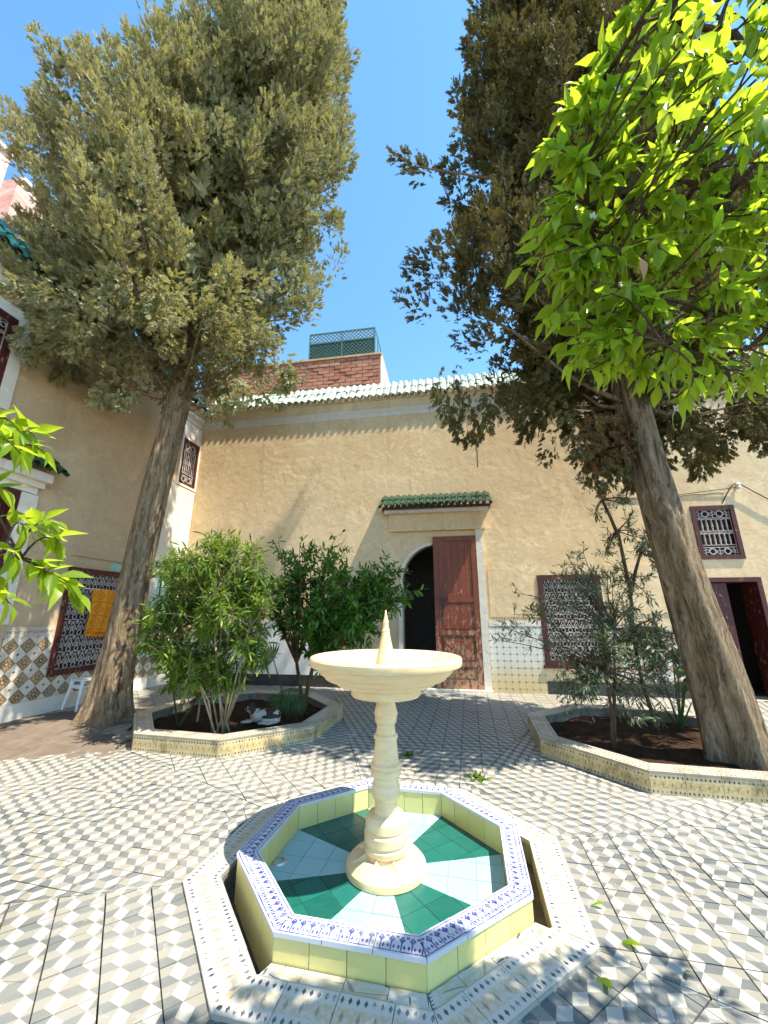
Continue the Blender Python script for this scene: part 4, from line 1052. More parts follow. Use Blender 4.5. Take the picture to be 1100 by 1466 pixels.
def rows_at(Y, rows, near=0.0, far=0.0, inl=0, inr=0):
    """silhouette rows: the top of a crown shows its near side, the bottom its far side"""
    out = []; Y0 = Y
    for y, xl, xr in rows:
        Y = Y0 + near + (far - near) * min(1, max(0, (y - 60) / 440)); xl += inl; xr -= inr
        a = at_y(xl, y, Y); b = at_y(xr, y, Y); out.append((a.z, a.x, b.x))
    return out
# left cypress: straight leaning trunk beside the left planter
bL = gz(150, 1036, 0.0); YL = bL.y
pL = [Vector((bL.x, bL.y, -0.05))] + [at_y(x, y, YL) for x, y in ((172, 930), (203, 780), (232, 660), (258, 560), (285, 420), (305, 250), (322, 60), (330, -60))]
rowsL = rows_at(YL, [(560, 120, 330), (535, 80, 410), (490, 55, 440), (430, 45, 462), (360, 25, 476), (300, 35, 490), (240, 40, 494), (200, 45, 494), (165, 55, 494), (140, 95, 492), (110, 150, 497), (70, 215, 510), (20, 240, 512), (-40, 255, 500), (-120, 285, 470), (-220, 320, 400)], -1.1, .30, 14, 22)
ex = []
for (x, y) in ((10, 150), (25, 185), (60, 140), (72, 170), (40, 210), (90, 190)): ex.append((at_y(x, y + 25, YL - .8), (-.3, -.1, 1.0), .75))
for (x, y) in ((160, 555), (185, 560), (330, 560), (352, 555), (300, 575), (395, 540), (405, 520), (420, 535)): ex.append((at_y(x, y, YL - .6), (random.uniform(-.3, .3), -.2, -.6), .5))
trL, _, _ = cypress('cypress_tree', 'tall pale sunlit cypress with a straight leaning trunk flaring at its roots', (bL.x, bL.y, 0), pL, [.215, .195, .18, .17, .162, .145, .115, .08, .04],
    rowsL, lambda z: YL - .1, lambda z: float(np.interp(z, [4.4, 5.6, 8, 11, 15], [1.1, 1.7, 1.8, 1.7, .8])), 5, 1750, 6.2, M['leaf_cypress'], .42, per_clump=64, extra=ex, holes=.36)
# right cypress: heavy furrowed trunk standing in the right planter
bR = gz(1062, 1088, 0.08); YR = bR.y
pR = [Vector((bR.x, bR.y, 0.0))] + [at_y(x, y, YR) for x, y in ((1022, 960), (975, 820), (938, 700), (905, 580), (880, 450), (858, 280), (842, 80), (830, -80))]
rowsR = rows_at(YR, [(650, 830, 1030), (600, 640, 1050), (560, 635, 1050), (500, 605, 1060), (440, 600, 1070), (400, 640, 1075), (375, 690, 1070), (340, 650, 1065), (300, 598, 1065), (260, 585, 1060), (215, 600, 1060), (170, 640, 1065), (120, 655, 1070), (60, 648, 1060), (0, 655, 1040), (-80, 680, 1010), (-180, 730, 960), (-280, 790, 880)], -.3, 1.3, 26, 10)
ex = []
for (x, y) in ((650, 575), (660, 590), (690, 575), (640, 555), (705, 560), (840, 650), (860, 660), (885, 640), (850, 610), (1000, 625), (1030, 610), (970, 600), (830, 600), (895, 655), (740, 560), (770, 555), (800, 560)): ex.append((at_y(x, y, YR + random.uniform(-.3, .5)), (random.uniform(-.15, .15), -.1, -1.0), random.uniform(.45, .7)))
for (x, y) in ((592, 238), (605, 245)): ex.append((at_y(x, y, YR + .4), (-.8, -.1, .55), .6))
for (x, y) in ((600, 440), (612, 400), (622, 380)): ex.append((at_y(x, y, YR + .4), (-.7, 0, .5), .6))
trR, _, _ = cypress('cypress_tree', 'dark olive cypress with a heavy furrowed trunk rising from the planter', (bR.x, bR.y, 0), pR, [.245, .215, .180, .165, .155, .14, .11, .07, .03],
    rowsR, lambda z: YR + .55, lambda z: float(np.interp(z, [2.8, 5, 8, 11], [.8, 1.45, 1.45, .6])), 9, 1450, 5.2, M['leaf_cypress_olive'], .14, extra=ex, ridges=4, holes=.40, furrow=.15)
# dead brown sprays hanging under the right crown
rng = np.random.default_rng(4)
dd = np.array([at_y(rng.uniform(835, 905), rng.uniform(590, 665), YR + rng.uniform(-.2, .4)) for _ in range(420)])
V, F = scatter(SPRAY[0], SPRAY[1], dd, rng.normal(size=(420, 3)) * .35 + np.array([0, 0, -1]), unit(420), rng.uniform(.1, .2, 420))
V -= np.array((bR.x, bR.y, 0)); kind(link('dead_sprays', np_mesh('dead', V, F), M['leaf_cypress_dead'], trR), 'stuff')

# ---- orange trees beside the camera: leaves big enough to be single parts
def in_poly(x, y, poly):
    c = False; n = len(poly)
    for i in range(n):
        x1, y1 = poly[i]; x2, y2 = poly[(i+1) % n]
        if (y1 > y) != (y2 > y) and x < (x2 - x1) * (y - y1) / (y2 - y1) + x1: c = not c
    return c
LEAF_ME = []
for tv, tf in (LEAF_C, LEAF_C2, LEAF_C3):
    me = np_mesh('leaf', tv, tf, True); me.materials.append(M['leaf_orange']); LEAF_ME.append(me)
def orange_tree(label, trunk_pts, trunk_r, limbs, tips, seed, n_single, leaf_len):
    global rng
    rng = np.random.default_rng(seed); rd = random.Random(seed); B = Vector(trunk_pts[0]); B.z = 0
    root = thing('orange_tree', label, 'tree', B)
    m = MB(); m.tube([Vector(p) - B for p in trunk_pts], trunk_r, 12); m.build('trunk', M['bark_citrus'], root, smooth=True)
    nodes = []
    m = MB()
    for pts, r0 in limbs:
        pts = [Vector(p) for p in pts]; sm = []
        for i in range(len(pts) - 1):
            for q in range(6): sm.append(pts[i].lerp(pts[i+1], q / 6) + Vector((rd.gauss(0, .008), rd.gauss(0, .008), rd.gauss(0, .008))))
        sm.append(pts[-1]); rr = [r0 * (1 - .75 * i / (len(sm) - 1)) for i in range(len(sm))]
        m.tube([p - B for p in sm], rr, 8); nodes += list(zip(sm, rr))
    for tip, d in tips[::9]:              # secondary branches so that twigs stay short
        tip = Vector(tip); nd, nr = min(nodes[2:], key=lambda q: (q[0] - tip).length); e = tip - Vector(d).normalized() * .16; mid = nd.lerp(e, .5) + Vector((rd.gauss(0, .03), rd.gauss(0, .03), .04)); sp_ = [nd.lerp(mid, t).lerp(mid.lerp(e, t), t) for t in (0, .25, .5, .75, 1)]
        m.tube([p - B for p in sp_], [.009, .008, .007, .006, .004], 6); nodes += [(p, .006) for p in sp_[1:]]
    m.build('branches', M['bark_citrus'], root, smooth=True)
    m = MB(); leaves = []
    for tip, d in tips:
        tip = Vector(tip); nd, nr = min(nodes[2:], key=lambda q: (q[0] - tip).length + .2 * max(0, q[0].z - tip.z) + .12 * rd.random()); d = Vector(d).normalized()
        ctrl = tip - d * (tip - nd).length * .5 + Vector((0, 0, .05)); path = [nd.lerp(ctrl, t).lerp(ctrl.lerp(tip, t), t) for t in (0, .2, .4, .6, .8, 1)]
        m.tube([p - B for p in path], [.004, .0035, .003, .0026, .002, .0012], 5)
        nl = rd.randint(8, 12)
        for i in range(nl):
            f_ = 1 - .09 * i - rd.uniform(0, .04) if i else 1.0
            if f_ < .35: f_ = rd.uniform(.4, 1)
            k = min(int(f_ * 5), 4); p = path[k].lerp(path[k+1], f_ * 5 - k); ax = (path[k+1] - path[k]).normalized()
            a = i * 2.4 + rd.uniform(-.5, .5); s = ax.cross(Vector((0, 0, 1))); s = s.normalized() if s.length > .05 else Vector((1, 0, 0)); u_ = ax.cross(s)
            side = s * math.cos(a) + u_ * math.sin(a)
            dd_ = ax * (1.0 if i == 0 else rd.uniform(.35, .9)) + side * (0.2 if i == 0 else rd.uniform(.6, 1.0)) + Vector((0, 0, -.25))
            nn = Vector((rd.gauss(0, .45), rd.gauss(0, .45), 1)) ; leaves.append((p, dd_.normalized(), nn, rd.uniform(*leaf_len), rd.randrange(3)))
    kind(m.build('twigs', M['bark_citrus'], root), 'stuff')
    def app(l):
        q = proj(l[0] + l[1] * l[3] * .5)
        if not q or not (-30 < q[0] < 1130 and -30 < q[1] < 1496): return 0
        return l[3] / q[2]
    leaves.sort(key=lambda l: -app(l)); V_, F_, o_ = [], [], 0
    for i, (p, d, nn, L, k) in enumerate(leaves):
        D, S, U = basis(np.array([d]), np.array([nn]))
        if i < n_single:
            o = link('leaf', LEAF_ME[k], None, root)
            mt = Matrix(((D[0][0]*L, S[0][0]*L, U[0][0]*L, p.x - B.x), (D[0][1]*L, S[0][1]*L, U[0][1]*L, p.y - B.y), (D[0][2]*L, S[0][2]*L, U[0][2]*L, p.z - B.z), (0, 0, 0, 1)))
            o.matrix_local = mt
        else:
            tv, tf = (LEAF_C, LEAF_C2, LEAF_C3)[k]; v, f_ = scatter(tv, tf, np.array([p - B]), np.array([d]), np.array([nn]), np.array([L]))
            V_.append(v); F_.append(f_ + o_); o_ += len(v)
    if V_: kind(link('foliage', np_mesh('foliage', np.concatenate(V_), np.concatenate(F_), True), M['leaf_orange'], root), 'stuff')
    return root
rd0 = random.Random(21)
POLY = [(925, -20), (880, 50), (815, 130), (790, 190), (760, 270), (738, 330), (735, 375), (765, 410), (775, 470), (800, 520), (850, 545), (900, 545), (945, 575), (1000, 605), (1040, 575), (1110, 560), (1180, 500), (1180, -120), (925, -120)]
tips = []
while len(tips) < 350:
    x, y = rd0.uniform(730, 1180), rd0.uniform(-120, 610)
    if not in_poly(x, y, POLY): continue
    inner = min(1.0, max(0, (x - 800) / 250)); t = rd0.uniform(1.15, 1.32 + .35 * inner)
    if y < 180 and x > 930 and rd0.random() < .2: t = rd0.uniform(.85, 1.1)
    tips.append((at_t(x, y, t), (-.65 + rd0.gauss(0, .3), .10 + rd0.gauss(0, .35), -.45 + rd0.gauss(0, .3))))
for i in range(60):            # the crown goes on beyond the frame
    tips.append((Vector((rd0.uniform(1.7, 2.9), rd0.uniform(-.7, 1.0), rd0.uniform(2.0, 3.6))), (rd0.gauss(0, .6), rd0.gauss(0, .6), -.4)))
for i in range(110):
    tips.append((at_t(rd0.uniform(1115, 1420), rd0.uniform(-150, 560), rd0.uniform(1.3, 1.75)), (rd0.gauss(0, .5), rd0.gauss(0, .5), -.4)))
limbs = [([(2.3, .72, 1.75), at_t(1120, 245, 1.75), at_t(1030, 262, 1.62), at_t(1000, 230, 1.55), at_t(930, 150, 1.4)], .038),
         ([(2.3, .72, 1.75), at_t(1150, 335, 1.7), at_t(1050, 310, 1.5), at_t(960, 292, 1.36), at_t(840, 300, 1.26)], .026),
         ([(2.3, .72, 1.75), at_t(1130, 450, 1.6), at_t(1000, 440, 1.5), at_t(880, 430, 1.35)], .018),
         ([(2.3, .72, 1.75), at_t(1150, 120, 1.7), at_t(1060, 60, 1.5), at_t(960, 20, 1.3)], .028),
         ([(2.3, .72, 1.75), at_t(1120, 560, 1.6), at_t(1010, 530, 1.5)], .014),
         ([(2.3, .72, 1.75), (2.3, .5, 2.4), (2.4, .1, 3.0)], .04), ([(2.3, .72, 1.75), (2.1, .2, 2.3), (2.0, -.3, 2.8)], .03)]
ot = orange_tree('orange tree with glowing lime green leaves overhanging the courtyard on the furrowed cypress side', [(2.55, .62, -.02), (2.5, .66, .6), (2.42, .68, 1.2), (2.3, .72, 1.8)], [.12, .09, .08, .065], limbs, tips, 31, 300, (.050, .092))
B = ot.location; ORANGE_TIPS = tips
for (x, y, t, s) in ((918, 370, 1.15, .065), (957, 268, 1.2, .05)):
    dl = link('dry_leaf', LEAF_ME[1].copy(), None, ot); dl.data.materials[0] = M['leaf_dry']; p = at_t(x, y, t); dl.location = p - B; dl.rotation_euler = (.4, 1.35, -1.2); dl.scale = (s, s * 1.2, s)
def flower(parent, p, s=.016):
    m = MB()
    for i in range(5):
        a = i * 1.2566; d = Vector((math.cos(a), -.4, math.sin(a))).normalized(); e = d.cross(Vector((0, 1, 0))).normalized() * .35
        m.face([(0, 0, 0), tuple((d * .6 + e) * s), tuple(d * s * 1.2), tuple((d * .6 - e) * s)])
    p = min((q[0] for q in ORANGE_TIPS), key=lambda q: (q - p).length)
    o = m.build('blossom', M['petal_white'], parent); o.location = p - parent.location; return o
for (x, y, t) in ((865, 136, 1.2), (928, 98, 1.15), (1050, 345, 1.3), (1003, 590, 1.3), (835, 310, 1.15), (985, 500, 1.3), (1080, 610, 1.3), (965, 8, 1.1)): flower(ot, at_t(x, y, t))
tips = []
for (x, y, t) in ((22, 610, 1.2), (50, 625, 1.22), (62, 645, 1.2), (30, 650, 1.15), (72, 745, 1.25), (35, 755, 1.2), (85, 775, 1.25), (100, 835, 1.2), (60, 820, 1.2), (20, 800, 1.15), (110, 850, 1.22), (15, 865, 1.1), (5, 700, 1.15), (-25, 640, 1.2), (-30, 760, 1.2), (-40, 840, 1.2)):
    tips.append((at_t(x, y, t), (.85 + rd0.gauss(0, .15), .1 + rd0.gauss(0, .2), -.10 + rd0.gauss(0, .2))))
for i in range(40): tips.append((Vector((rd0.uniform(-2.6, -1.75), rd0.uniform(.0, 1.3), rd0.uniform(1.5, 2.6))), (rd0.gauss(0, .6), rd0.gauss(0, .6), -.3)))
limbs = [([(-2.3, .75, 1.2), (-1.75, 1.0, 1.55), at_t(-40, 790, 1.3), at_t(30, 800, 1.22)], .02), ([(-2.3, .75, 1.2), (-1.8, .95, 1.8), at_t(-60, 650, 1.3), at_t(10, 640, 1.22)], .02), ([(-2.3, .75, 1.2), (-2.4, .6, 1.8), (-2.3, .5, 2.3)], .03)]
orange_tree('orange tree branch of bright lime leaves reaching in before the brown plaster wall', [(-2.35, .72, -.02), (-2.33, .74, .6), (-2.3, .75, 1.25)], [.1, .075, .06], limbs, tips, 33, 130, (.065, .10))

# ---- planter shrubs
def shrub(name, label, base, targets, tmpl, leaf_len, leaf_w, per_branch, twig, mat, stem_mat, stem_r, seed, lift=.3, stems=None, droop=-.1, start=.45):
    global rng
    rng = np.random.default_rng(seed); rd = random.Random(seed); B = Vector(base); root = thing(name, label, 'shrub', B); P, D = [], []
    tw = MB(); forks = stems or [(B, B + Vector((0, 0, .3)))]
    for fk in forks:
        m = MB(); a, b = Vector(fk[0]), Vector(fk[1]); mid = a.lerp(b, .5) + Vector((rd.gauss(0, .03), rd.gauss(0, .03), 0))
        m.tube([a - B - Vector((0, 0, .06)), mid - B, b - B], [stem_r, stem_r * .85, stem_r * .7], 8); m.build('stem', M[stem_mat], root, smooth=True)
    for tg in targets:
        tg = Vector(tg); fk = min(forks, key=lambda q: (q[1] - tg).length + rd.random() * .15); s = Vector(fk[1])
        c = s.lerp(tg, .45) + Vector((rd.gauss(0, .06), rd.gauss(0, .06), lift * (tg - s).length * .4))
        path = [s.lerp(c, t).lerp(c.lerp(tg, t), t) for t in np.linspace(0, 1, 9)]
        tw.tube([p - B for p in path], [stem_r * .45 * (1 - .85 * i / 8) + .0015 for i in range(9)], 5)
        for i in range(per_branch):
            f_ = start + (1 - start) * rd.random() ** .7; k = min(int(f_ * 8), 7); p = path[k].lerp(path[k+1], f_ * 8 - k); ax = (path[k+1] - path[k]).normalized()
            td = (ax * .6 + Vector(unit(1)[0]) + Vector((0, 0, .15))).normalized(); L = twig * rd.uniform(.4, 1.0); e = p + td * L
            tw.bar(p - B, e - B, .003)
            for q in range(7):
                g_ = .25 + .75 * q / 6; pp = p.lerp(e, g_); sd = Vector(unit(1)[0]); sd = (sd - td * sd.dot(td)).normalized()
                P.append(pp - B); D.append(td * rd.uniform(.3, .9) + sd * (.9 if q < 6 else .2) + Vector((0, 0, droop)))
    kind(tw.build('twigs', M[stem_mat], root), 'stuff')
    P = np.array(P); D = np.array(D); n = len(P); L = rng.uniform(*leaf_len, n)
    V, F = scatter(tmpl[0], tmpl[1], P, D, unit(n) * .7 + np.array([0, 0, 1.0]), L, L * leaf_w)
    kind(link('foliage', np_mesh('foliage', V, F), M[mat], root), 'stuff'); return root
rd1 = random.Random(5)
def blob(n, cx, cy, rx, ry, Y, depth):
    """targets within an ellipse of the picture, standing at the shrub's own distance"""
    out = []
    while len(out) < n:
        a, r = rd1.uniform(0, 6.283), rd1.random() ** .55
        out.append(at_y(cx + rx * r * math.cos(a), cy + ry * r * math.sin(a), Y + rd1.uniform(-depth, depth)))
    return out
bS = gz(318, 1052, .06)
stems = [(bS + Vector((rd1.gauss(0, .06), rd1.gauss(0, .05), 0)), at_y(rd1.uniform(270, 370), rd1.uniform(880, 960), bS.y + rd1.uniform(-.2, .3))) for _ in range(13)]
tg = blob(64, 312, 850, 92, 85, bS.y + .1, .55) + blob(10, 280, 950, 45, 40, bS.y, .3) + blob(8, 335, 940, 45, 50, bS.y, .3) + blob(10, 240, 900, 35, 45, bS.y, .3)
shrub('leafy_shrub', 'yellow green narrow leaved shrub of many thin canes beside the cypress', bS, tg, LEAF_N, (.075, .13), 1.35, 17, .22, 'leaf_willowy', 'cane', .012, 41, .35, stems)
bC = gz(433, 1018, .06); bC.y = min(bC.y, 6.1); bC = Vector((gz(433, 1022, .06).x, gz(433, 1022, .06).y, .06))
stems = [(bC, at_y(448, 955, bC.y)), (bC + Vector((.02, .03, 0)), at_y(425, 950, bC.y + .1))]
tg = blob(84, 470, 850, 95, 75, bC.y - .15, .6) + blob(22, 555, 835, 35, 38, bC.y - .3, .3) + blob(8, 450, 780, 60, 22, bC.y, .4) + blob(6, 480, 930, 40, 25, bC.y - .2, .2)
shrub('citrus_shrub', 'dark glossy citrus bush on a short dark stem beside the stone fountain', bC, tg, LEAF_S, (.07, .115), 1.0, 11, .20, 'leaf_citrus_dark', 'bark_citrus', .035, 42, .25, stems)
bO = gz(876, 1078, .06)
stems = [(bO, at_y(866, 960, bO.y)), (bO + Vector((.03, .02, 0)), at_y(880, 900, bO.y))]
tg = blob(30, 850, 880, 75, 80, bO.y + .1, .35) + blob(28, 890, 950, 95, 48, bO.y + .1, .4) + [at_y(x, y, bO.y) for x, y in ((725, 900), (735, 880), (745, 850), (722, 918), (760, 870), (748, 910), (800, 820), (815, 800), (835, 790))] + blob(8, 920, 1010, 60, 30, bO.y, .25) + blob(8, 815, 985, 40, 30, bO.y, .2)
shrub('olive_sapling', 'grey green olive sapling with a long side branch before the grilled window', bO, tg, LEAF_O, (.05, .08), 1.2, 8, .17, 'leaf_olive', 'bark_citrus', .018, 43, .2, stems, 0.0)
bO2 = gz(945, 1052, .06)
stems = [(bO2, at_y(905, 900, bO2.y)), (at_y(905, 902, bO2.y), at_y(900, 830, bO2.y)), (at_y(900, 832, bO2.y), at_y(885, 760, bO2.y)), (at_y(901, 850, bO2.y), at_y(918, 790, bO2.y)), (at_y(885, 762, bO2.y), at_y(862, 715, bO2.y))]
tg = blob(16, 905, 790, 50, 70, bO2.y, .3) + [at_y(x, y, bO2.y) for x, y in ((838, 690), (850, 740), (870, 770), (893, 720), (900, 712), (905, 760), (925, 850))] + blob(26, 945, 940, 50, 55, bO2.y, .3) + blob(12, 920, 900, 40, 40, bO2.y, .2)
shrub('olive_sapling', 'taller sparse olive sapling with bare upper twigs before the heavy trunk', bO2, tg, LEAF_O, (.05, .085), 1.25, 8, .17, 'leaf_olive', 'bark_citrus', .024, 44, .2, stems, 0.0)
# fan palms
def fan_palm(label, base, fans):
    t = thing('fan_palm', label, 'palm', base); B = Vector(base)
    for (c, d, r) in fans:
        c = Vector(c); d = Vector(d).normalized(); m = MB(); m.tube([Vector((0, 0, -.02)), (c - B) * .5 + Vector((0, 0, .04)), c - B], [.012, .009, .006], 6); pe = m.build('petiole', M['leaf_palm'], t)
        s = d.cross(Vector((0, 1, 0.2))).normalized(); n_ = s.cross(d); m = MB()
        for i in range(15):
            a = R(-75 + 150 * i / 14); dr = d * math.cos(a) + s * math.sin(a); L = r * (1 - .18 * abs(a)); w = dr.cross(n_).normalized() * r * .034; o0 = c - B
            mid = o0 + dr * L * .55 + n_ * r * .03; tip = o0 + dr * L - Vector((0, 0, L * .08))
            m.face([o0, mid + w, tip, mid - w])
        m.build('frond', M['leaf_palm'], t)
    return t
p0 = gz(412, 1030, .06); fan_palm('dwarf fan palm at the foot of the citrus bush stem', p0, [(at_y(405, 995, p0.y), (-.2, -.4, -.7), .28), (at_y(425, 1000, p0.y), (.5, -.3, -.5), .25), (at_y(392, 945, p0.y), (-.75, -.1, .5), .34), (at_y(415, 985, p0.y), (.1, -.5, -.9), .28)])
p0 = gz(255, 1040, .06); fan_palm('dwarf fan palm with dark fingers beside the cypress trunk', p0, [(at_y(238, 930, p0.y), (-1, -.1, .15), .32), (at_y(342, 920, p0.y), (.4, -.2, .6), .34)])
# red-leaved plant
p0 = gz(282, 1035, .06); rc = thing('cordyline', 'small red leaved plant under the cane shrub', 'plant', p0); m = MB()
m.tube([(0, 0, -.03), (.01, 0, .18), (.0, 0, .32)], [.014, .012, .010], 7); m.build('stem', M['cane'], rc)
P = np.tile(np.array([[0, 0, .30]]), (26, 1)) + rng.normal(size=(26, 3)) * .02; D = unit(26); D[:, 2] = np.abs(D[:, 2]) - .25
V, F = scatter(LEAF_N[0], LEAF_N[1], P, D, np.tile([[0, 0, 1.]], (26, 1)), rng.uniform(.16, .26, 26)); link('leaves', np_mesh('leaves', V, F), M['leaf_red'], rc)
# broad dark plant in the right planter behind the olives
p0 = gz(975, 1045, .06); bp = thing('broadleaf_plant', 'dark broad leaved plant in the shade by the heavy trunk', 'plant', p0)
for i in range(9):
    a = rd1.uniform(0, 6.28); L = rd1.uniform(.35, .55); h = rd1.uniform(.25, .8); m = MB(); e = Vector((.16 * math.cos(a), .16 * math.sin(a), h)); m.tube([(0, 0, -.03), e * .5, e], [.012, .010, .006], 6); st = m.build('stalk', M['leaf_palm'], bp)
    tv, tf = LEAF_C; V, F = scatter(tv, tf, np.array([e]), np.array([[math.cos(a), math.sin(a), .5]]), np.array([[-math.cos(a), -math.sin(a), 1.]]), np.array([L])); link('leaf', np_mesh('leaf', V, F, True), M['leaf_palm'], st)

# ------------------------------------------------------------------ cat lying in the left planter
cp = gz(377, 1035, .075)
bmc = bmesh.new()
def ell(c, r, rot=(0, 0, 0)):
    mt = Matrix.Translation(c) @ Matrix.Rotation(rot[2], 4, 'Z') @ Matrix.Rotation(rot[1], 4, 'Y') @ Matrix.Rotation(rot[0], 4, 'X') @ Matrix.Diagonal((*r, 1))
    bmesh.ops.create_uvsphere(bmc, u_segments=20, v_segments=14, radius=1, matrix=mt)
def cone(c, r, h, rot):
    mt = Matrix.Translation(c) @ Matrix.Rotation(rot[2], 4, 'Z') @ Matrix.Rotation(rot[1], 4, 'Y') @ Matrix.Rotation(rot[0], 4, 'X') @ Matrix.Diagonal((1, .45, 1, 1))
    bmesh.ops.create_cone(bmc, cap_ends=True, segments=12, radius1=r, radius2=.004, depth=h, matrix=mt)
ell((.02, .01, .085), (.17, .085, .080)); ell((.12, 0, .080), (.105, .095, .085)); ell((-.08, -.005, .085), (.095, .075, .085), (0, .3, 0)); ell((-.135, -.02, .135), (.06, .055, .065), (0, -.5, 0))
ell((-.175, -.035, .172), (.052, .050, .046)); ell((-.205, -.062, .160), (.026, .026, .020)); ell((-.19, -.05, .150), (.028, .028, .018))
cone((-.152, -.018, .222), .026, .058, (.1, .15, .4)); cone((-.190, -.010, .222), .026, .058, (.1, -.25, .4))
ell((-.19, -.075, .022), (.075, .022, .020), (0, 0, .25)); ell((-.16, -.02, .022), (.080, .022, .020), (0, 0, .1)); ell((.10, -.085, .05), (.085, .035, .052)); ell((.03, -.105, .020), (.06, .022, .018))
for i in range(16):
    t = i / 15; ell((.21 - .05 * t - .16 * t * t, -.02 - .13 * math.sin(t * 2.4), .035 - .012 * t), (.020 - .006 * t,) * 3)
me = bpy.data.meshes.new('cat'); bmc.to_mesh(me); bmc.free()
cat = thing('cat', 'white and dark patched cat lying on the planter soil under the shrubs', 'cat', cp, R(-8)); cb = link('body', me, M['cat_fur'], cat)
rm = cb.modifiers.new('remesh', 'REMESH'); rm.mode = 'VOXEL'; rm.voxel_size = .007; rm.use_smooth_shade = True
sm = cb.modifiers.new('smooth', 'SMOOTH'); sm.factor = .5; sm.iterations = 4
m = MB(); m.lathe([(.001, -.004), (.006, 0), (.001, .005)], 8); nose = m.build('nose', M['cat_nose'], cat); nose.location = (-.225, -.078, .166)
for x, y in ((-.222, -.048), (-.196, -.080)):
    m = MB(); m.lathe([(.001, -.006), (.006, -.003), (.007, 0), (.006, .003), (.001, .006)], 10); e = m.build('eye', M['cat_eye'], cat); e.location = (x, y, .184)

# ------------------------------------------------------------------ towel, stool, cable, dust, fallen leaves
tow = thing('towel', 'orange patterned towel hung on the iron window grille', 'towel', (WC[0], WC[1], 0), TH + R(90))
def towel_sheet(x0, x1, z0, z1, y, seed):
    n, k = 22, 26; V = []; uv = []; F = []
    for i in range(n + 1):
        for j in range(k + 1):
            a, b = i / n, j / k; wv = .018 * math.sin(a * 9 + seed) * (1 - .3 * b) + .010 * math.sin(a * 23 + b * 4 + seed)
            V.append((x0 + (x1 - x0) * a + .012 * math.sin(b * 5), y + wv, z1 - (z1 - z0) * b + .012 * math.sin(a * 7 + seed)))
            uv.append((a, b))
    for i in range(n):
        for j in range(k): F.append((i*(k+1)+j, i*(k+1)+j+1, (i+1)*(k+1)+j+1, (i+1)*(k+1)+j))
    me = np_mesh('towel', np.array(V), np.array(F), True); l = me.uv_layers.new(name='UVMap'); li = np.zeros(len(me.loops), dtype=np.int32); me.loops.foreach_get('vertex_index', li)
    l.data.foreach_set('uv', np.array(uv)[li].ravel()); o = link('cloth', me, M['towel_orange'], tow); so_ = o.modifiers.new('thick', 'SOLIDIFY'); so_.thickness = .008; return o
towel_sheet(-2.27, -1.60, 1.10, 1.80, -.085, .4); towel_sheet(-2.25, -1.62, 1.04, 1.79, -.058, 1.7)
m = MB(); m.tube([(-2.45, -.07, 1.80), (-1.9, -.072, 1.785), (-1.40, -.07, 1.80)], .006, 6); m.build('cord', M['white_plastic'], tow)
stl = thing('stool', 'white plastic stool against the zellige dado beside the cypress trunk', 'stool', (WC[0] - .16189 * 2.3 + .98681 * .28, WC[1] - .98681 * 2.3 - .16189 * .28, 0), TH + R(75))
m = MB(); m.prism([(-.15, -.15), (.15, -.15), (.15, .15), (-.15, .15)], .405, .435, bottom=True); st = m.build('seat', M['white_plastic'], stl); bv = st.modifiers.new('bev', 'BEVEL'); bv.width = .012; bv.segments = 2
for sx in (-1, 1):
    for sy in (-1, 1):
        m = MB(); m.tube([(sx * .175, sy * .175, 0), (sx * .125, sy * .125, .41)], [.016, .026], 8); m.build('leg', M['white_plastic'], stl)
m = MB()
for sx in (-1, 1): m.bar((sx * .14, -.14, .33), (sx * .14, .14, .33), .05, .012); m.bar((-.14, sx * .14, .33), (.14, sx * .14, .33), .012, .05)
m.build('apron', M['white_plastic'], stl)
cab = thing('wall_cable', 'black cable looping from a ceramic insulator above the small barred window', 'cable', (WC[0], WC[1], 0), TH)
m = MB(); P = []
for i in range(15): a = i / 14; P.append((11.02 + .34 * a, -.02 - .05 * math.sin(a * 3.1), 3.40 + .38 * math.sin(a * 1.75)))
m.tube(P, .010, 6); P = []
for i in range(22): a = i / 21; P.append((11.36 + 1.5 * a, -.05, 3.77 - .95 * math.sin(a * 1.57) + .25 * a))
m.tube(P, .010, 6); m.tube([(8.9, -.012, 3.60), (9.6, -.014, 3.585), (10.3, -.012, 3.61), (11.3, -.03, 3.70)], .007, 5); m.build('wire', M['cable'], cab)
m = MB(); m.lathe([(.0, 3.66), (.035, 3.66), (.045, 3.70), (.030, 3.72), (.045, 3.75), (.030, 3.78), (.0, 3.79)], 14, (11.33, -.06)); m.build('insulator', M['white_plastic'], cab)
m = MB(); m.bar((11.33, 0.0, 3.72), (11.33, -.07, 3.72), .025); m.build('bracket', M['black_base'], cab)
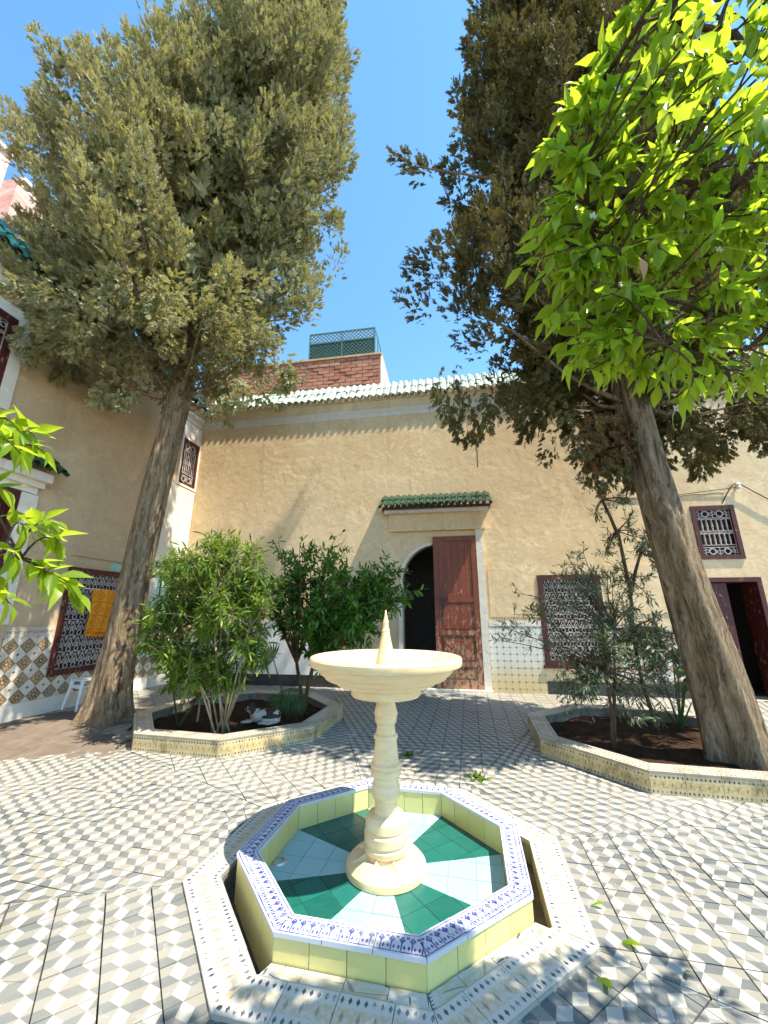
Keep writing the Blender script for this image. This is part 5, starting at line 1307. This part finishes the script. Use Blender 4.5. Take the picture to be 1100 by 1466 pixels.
# dust and dirt spread round the foot of the left cypress
n = 60; V = []; F = []; idx = {}
cxs, cys = -4.1, 5.25
for i in range(n + 1):
    for j in range(n + 1):
        x = -2.0 + 4.0 * i / n; y = -1.6 + 3.2 * j / n; e = math.hypot(x / 1.6, y / .85); e += .38 * mnoise.noise(Vector((x * 1.6, y * 1.6, 4))) + .15 * mnoise.noise(Vector((x * 5, y * 5, 9)))
        dt = math.hypot(cxs + x - bL.x, cys + y - bL.y); z = .016 - .030 * max(0, e - .55) + .05 * math.exp(-(dt / .55) ** 2) + .008 * mnoise.noise(Vector((x * 8, y * 8, 1)))
        V.append((cxs + x, cys + y, max(z, -.012)))
for i in range(n):
    for j in range(n): F.append((i*(n+1)+j, (i+1)*(n+1)+j, (i+1)*(n+1)+j+1, i*(n+1)+j+1))
kind(link('dirt', np_mesh('dirt', np.array(V), np.array(F), True), M['dust']), 'structure')
# broken paving slabs lifted by the roots
for q, (x, y, rz, s) in enumerate(((168, 1046, .3, .16), (178, 1056, 1.1, .12))):
    m = MB(); m.prism([(-s, -.10), (s * .8, -.12), (s, .06), (-.2 * s, .12), (-s * .9, .05)], 0, .025, bottom=True); o = m.build('broken_slab', M['mortar']); p = gz(x, y, .03); o.location = (p.x, p.y, .03); o.rotation_euler = (.08, -.1, rz)
    tag(o, ('larger' if q == 0 else 'smaller') + ' grey broken paving slab lifted by the cypress roots', 'slab')
FL = [((920, 1361), .10, 2.4, 'yellow green fallen leaf on the floor beyond the dotted lip corner', 'leaf_orange'), ((876, 1424), .11, 1.6, 'large olive green fallen leaf lying in the dappled shade', 'leaf_orange'), ((867, 1300), .07, 2.7, 'small fallen leaf touching the outer edge of the dotted lip', 'leaf_orange'), ((988, 1402), .05, 1.2, 'tiny pale green fallen leaf among the cracked tiles', 'leaf_willowy'), ((526, 1056), .09, 0.4, 'green fallen leaf between the left planter and the fountain', 'leaf_citrus_dark')]
for (px, s, rz, lab, mt) in FL:
    me = LEAF_ME[0].copy(); me.materials[0] = M[mt]; o = link('fallen_leaf', me); p = gz(*px, .008); o.location = (p.x, p.y, .022); o.scale = (s, s, s); o.rotation_euler = (0, .12, rz); tag(o, lab, 'leaf')
# weeds in the floor joints
for q, (x, y, s, lab) in enumerate(((683, 1114, .10, 'weed tuft at the back corner of the dotted lip'), (586, 1082, .08, 'small weed in the floor joint behind the fountain'), (52, 1018, .14, 'leafy weed at the foot of the zellige wall'))):
    p = gz(x, y); nn = 40; D = unit(nn); D[:, 2] = np.abs(D[:, 2]) * .8 + .15; P = rng.normal(size=(nn, 3)) * s * .35; P[:, 2] = 0
    V, F = scatter(LEAF_S[0], LEAF_S[1], P, D, np.tile([[0, 0, 1.]], (nn, 1)), rng.uniform(.3, .8, nn) * s); o = link('weed', np_mesh('weed', V, F), M['leaf_willowy']); o.location = (p.x, p.y, 0); tag(o, lab, 'weed')
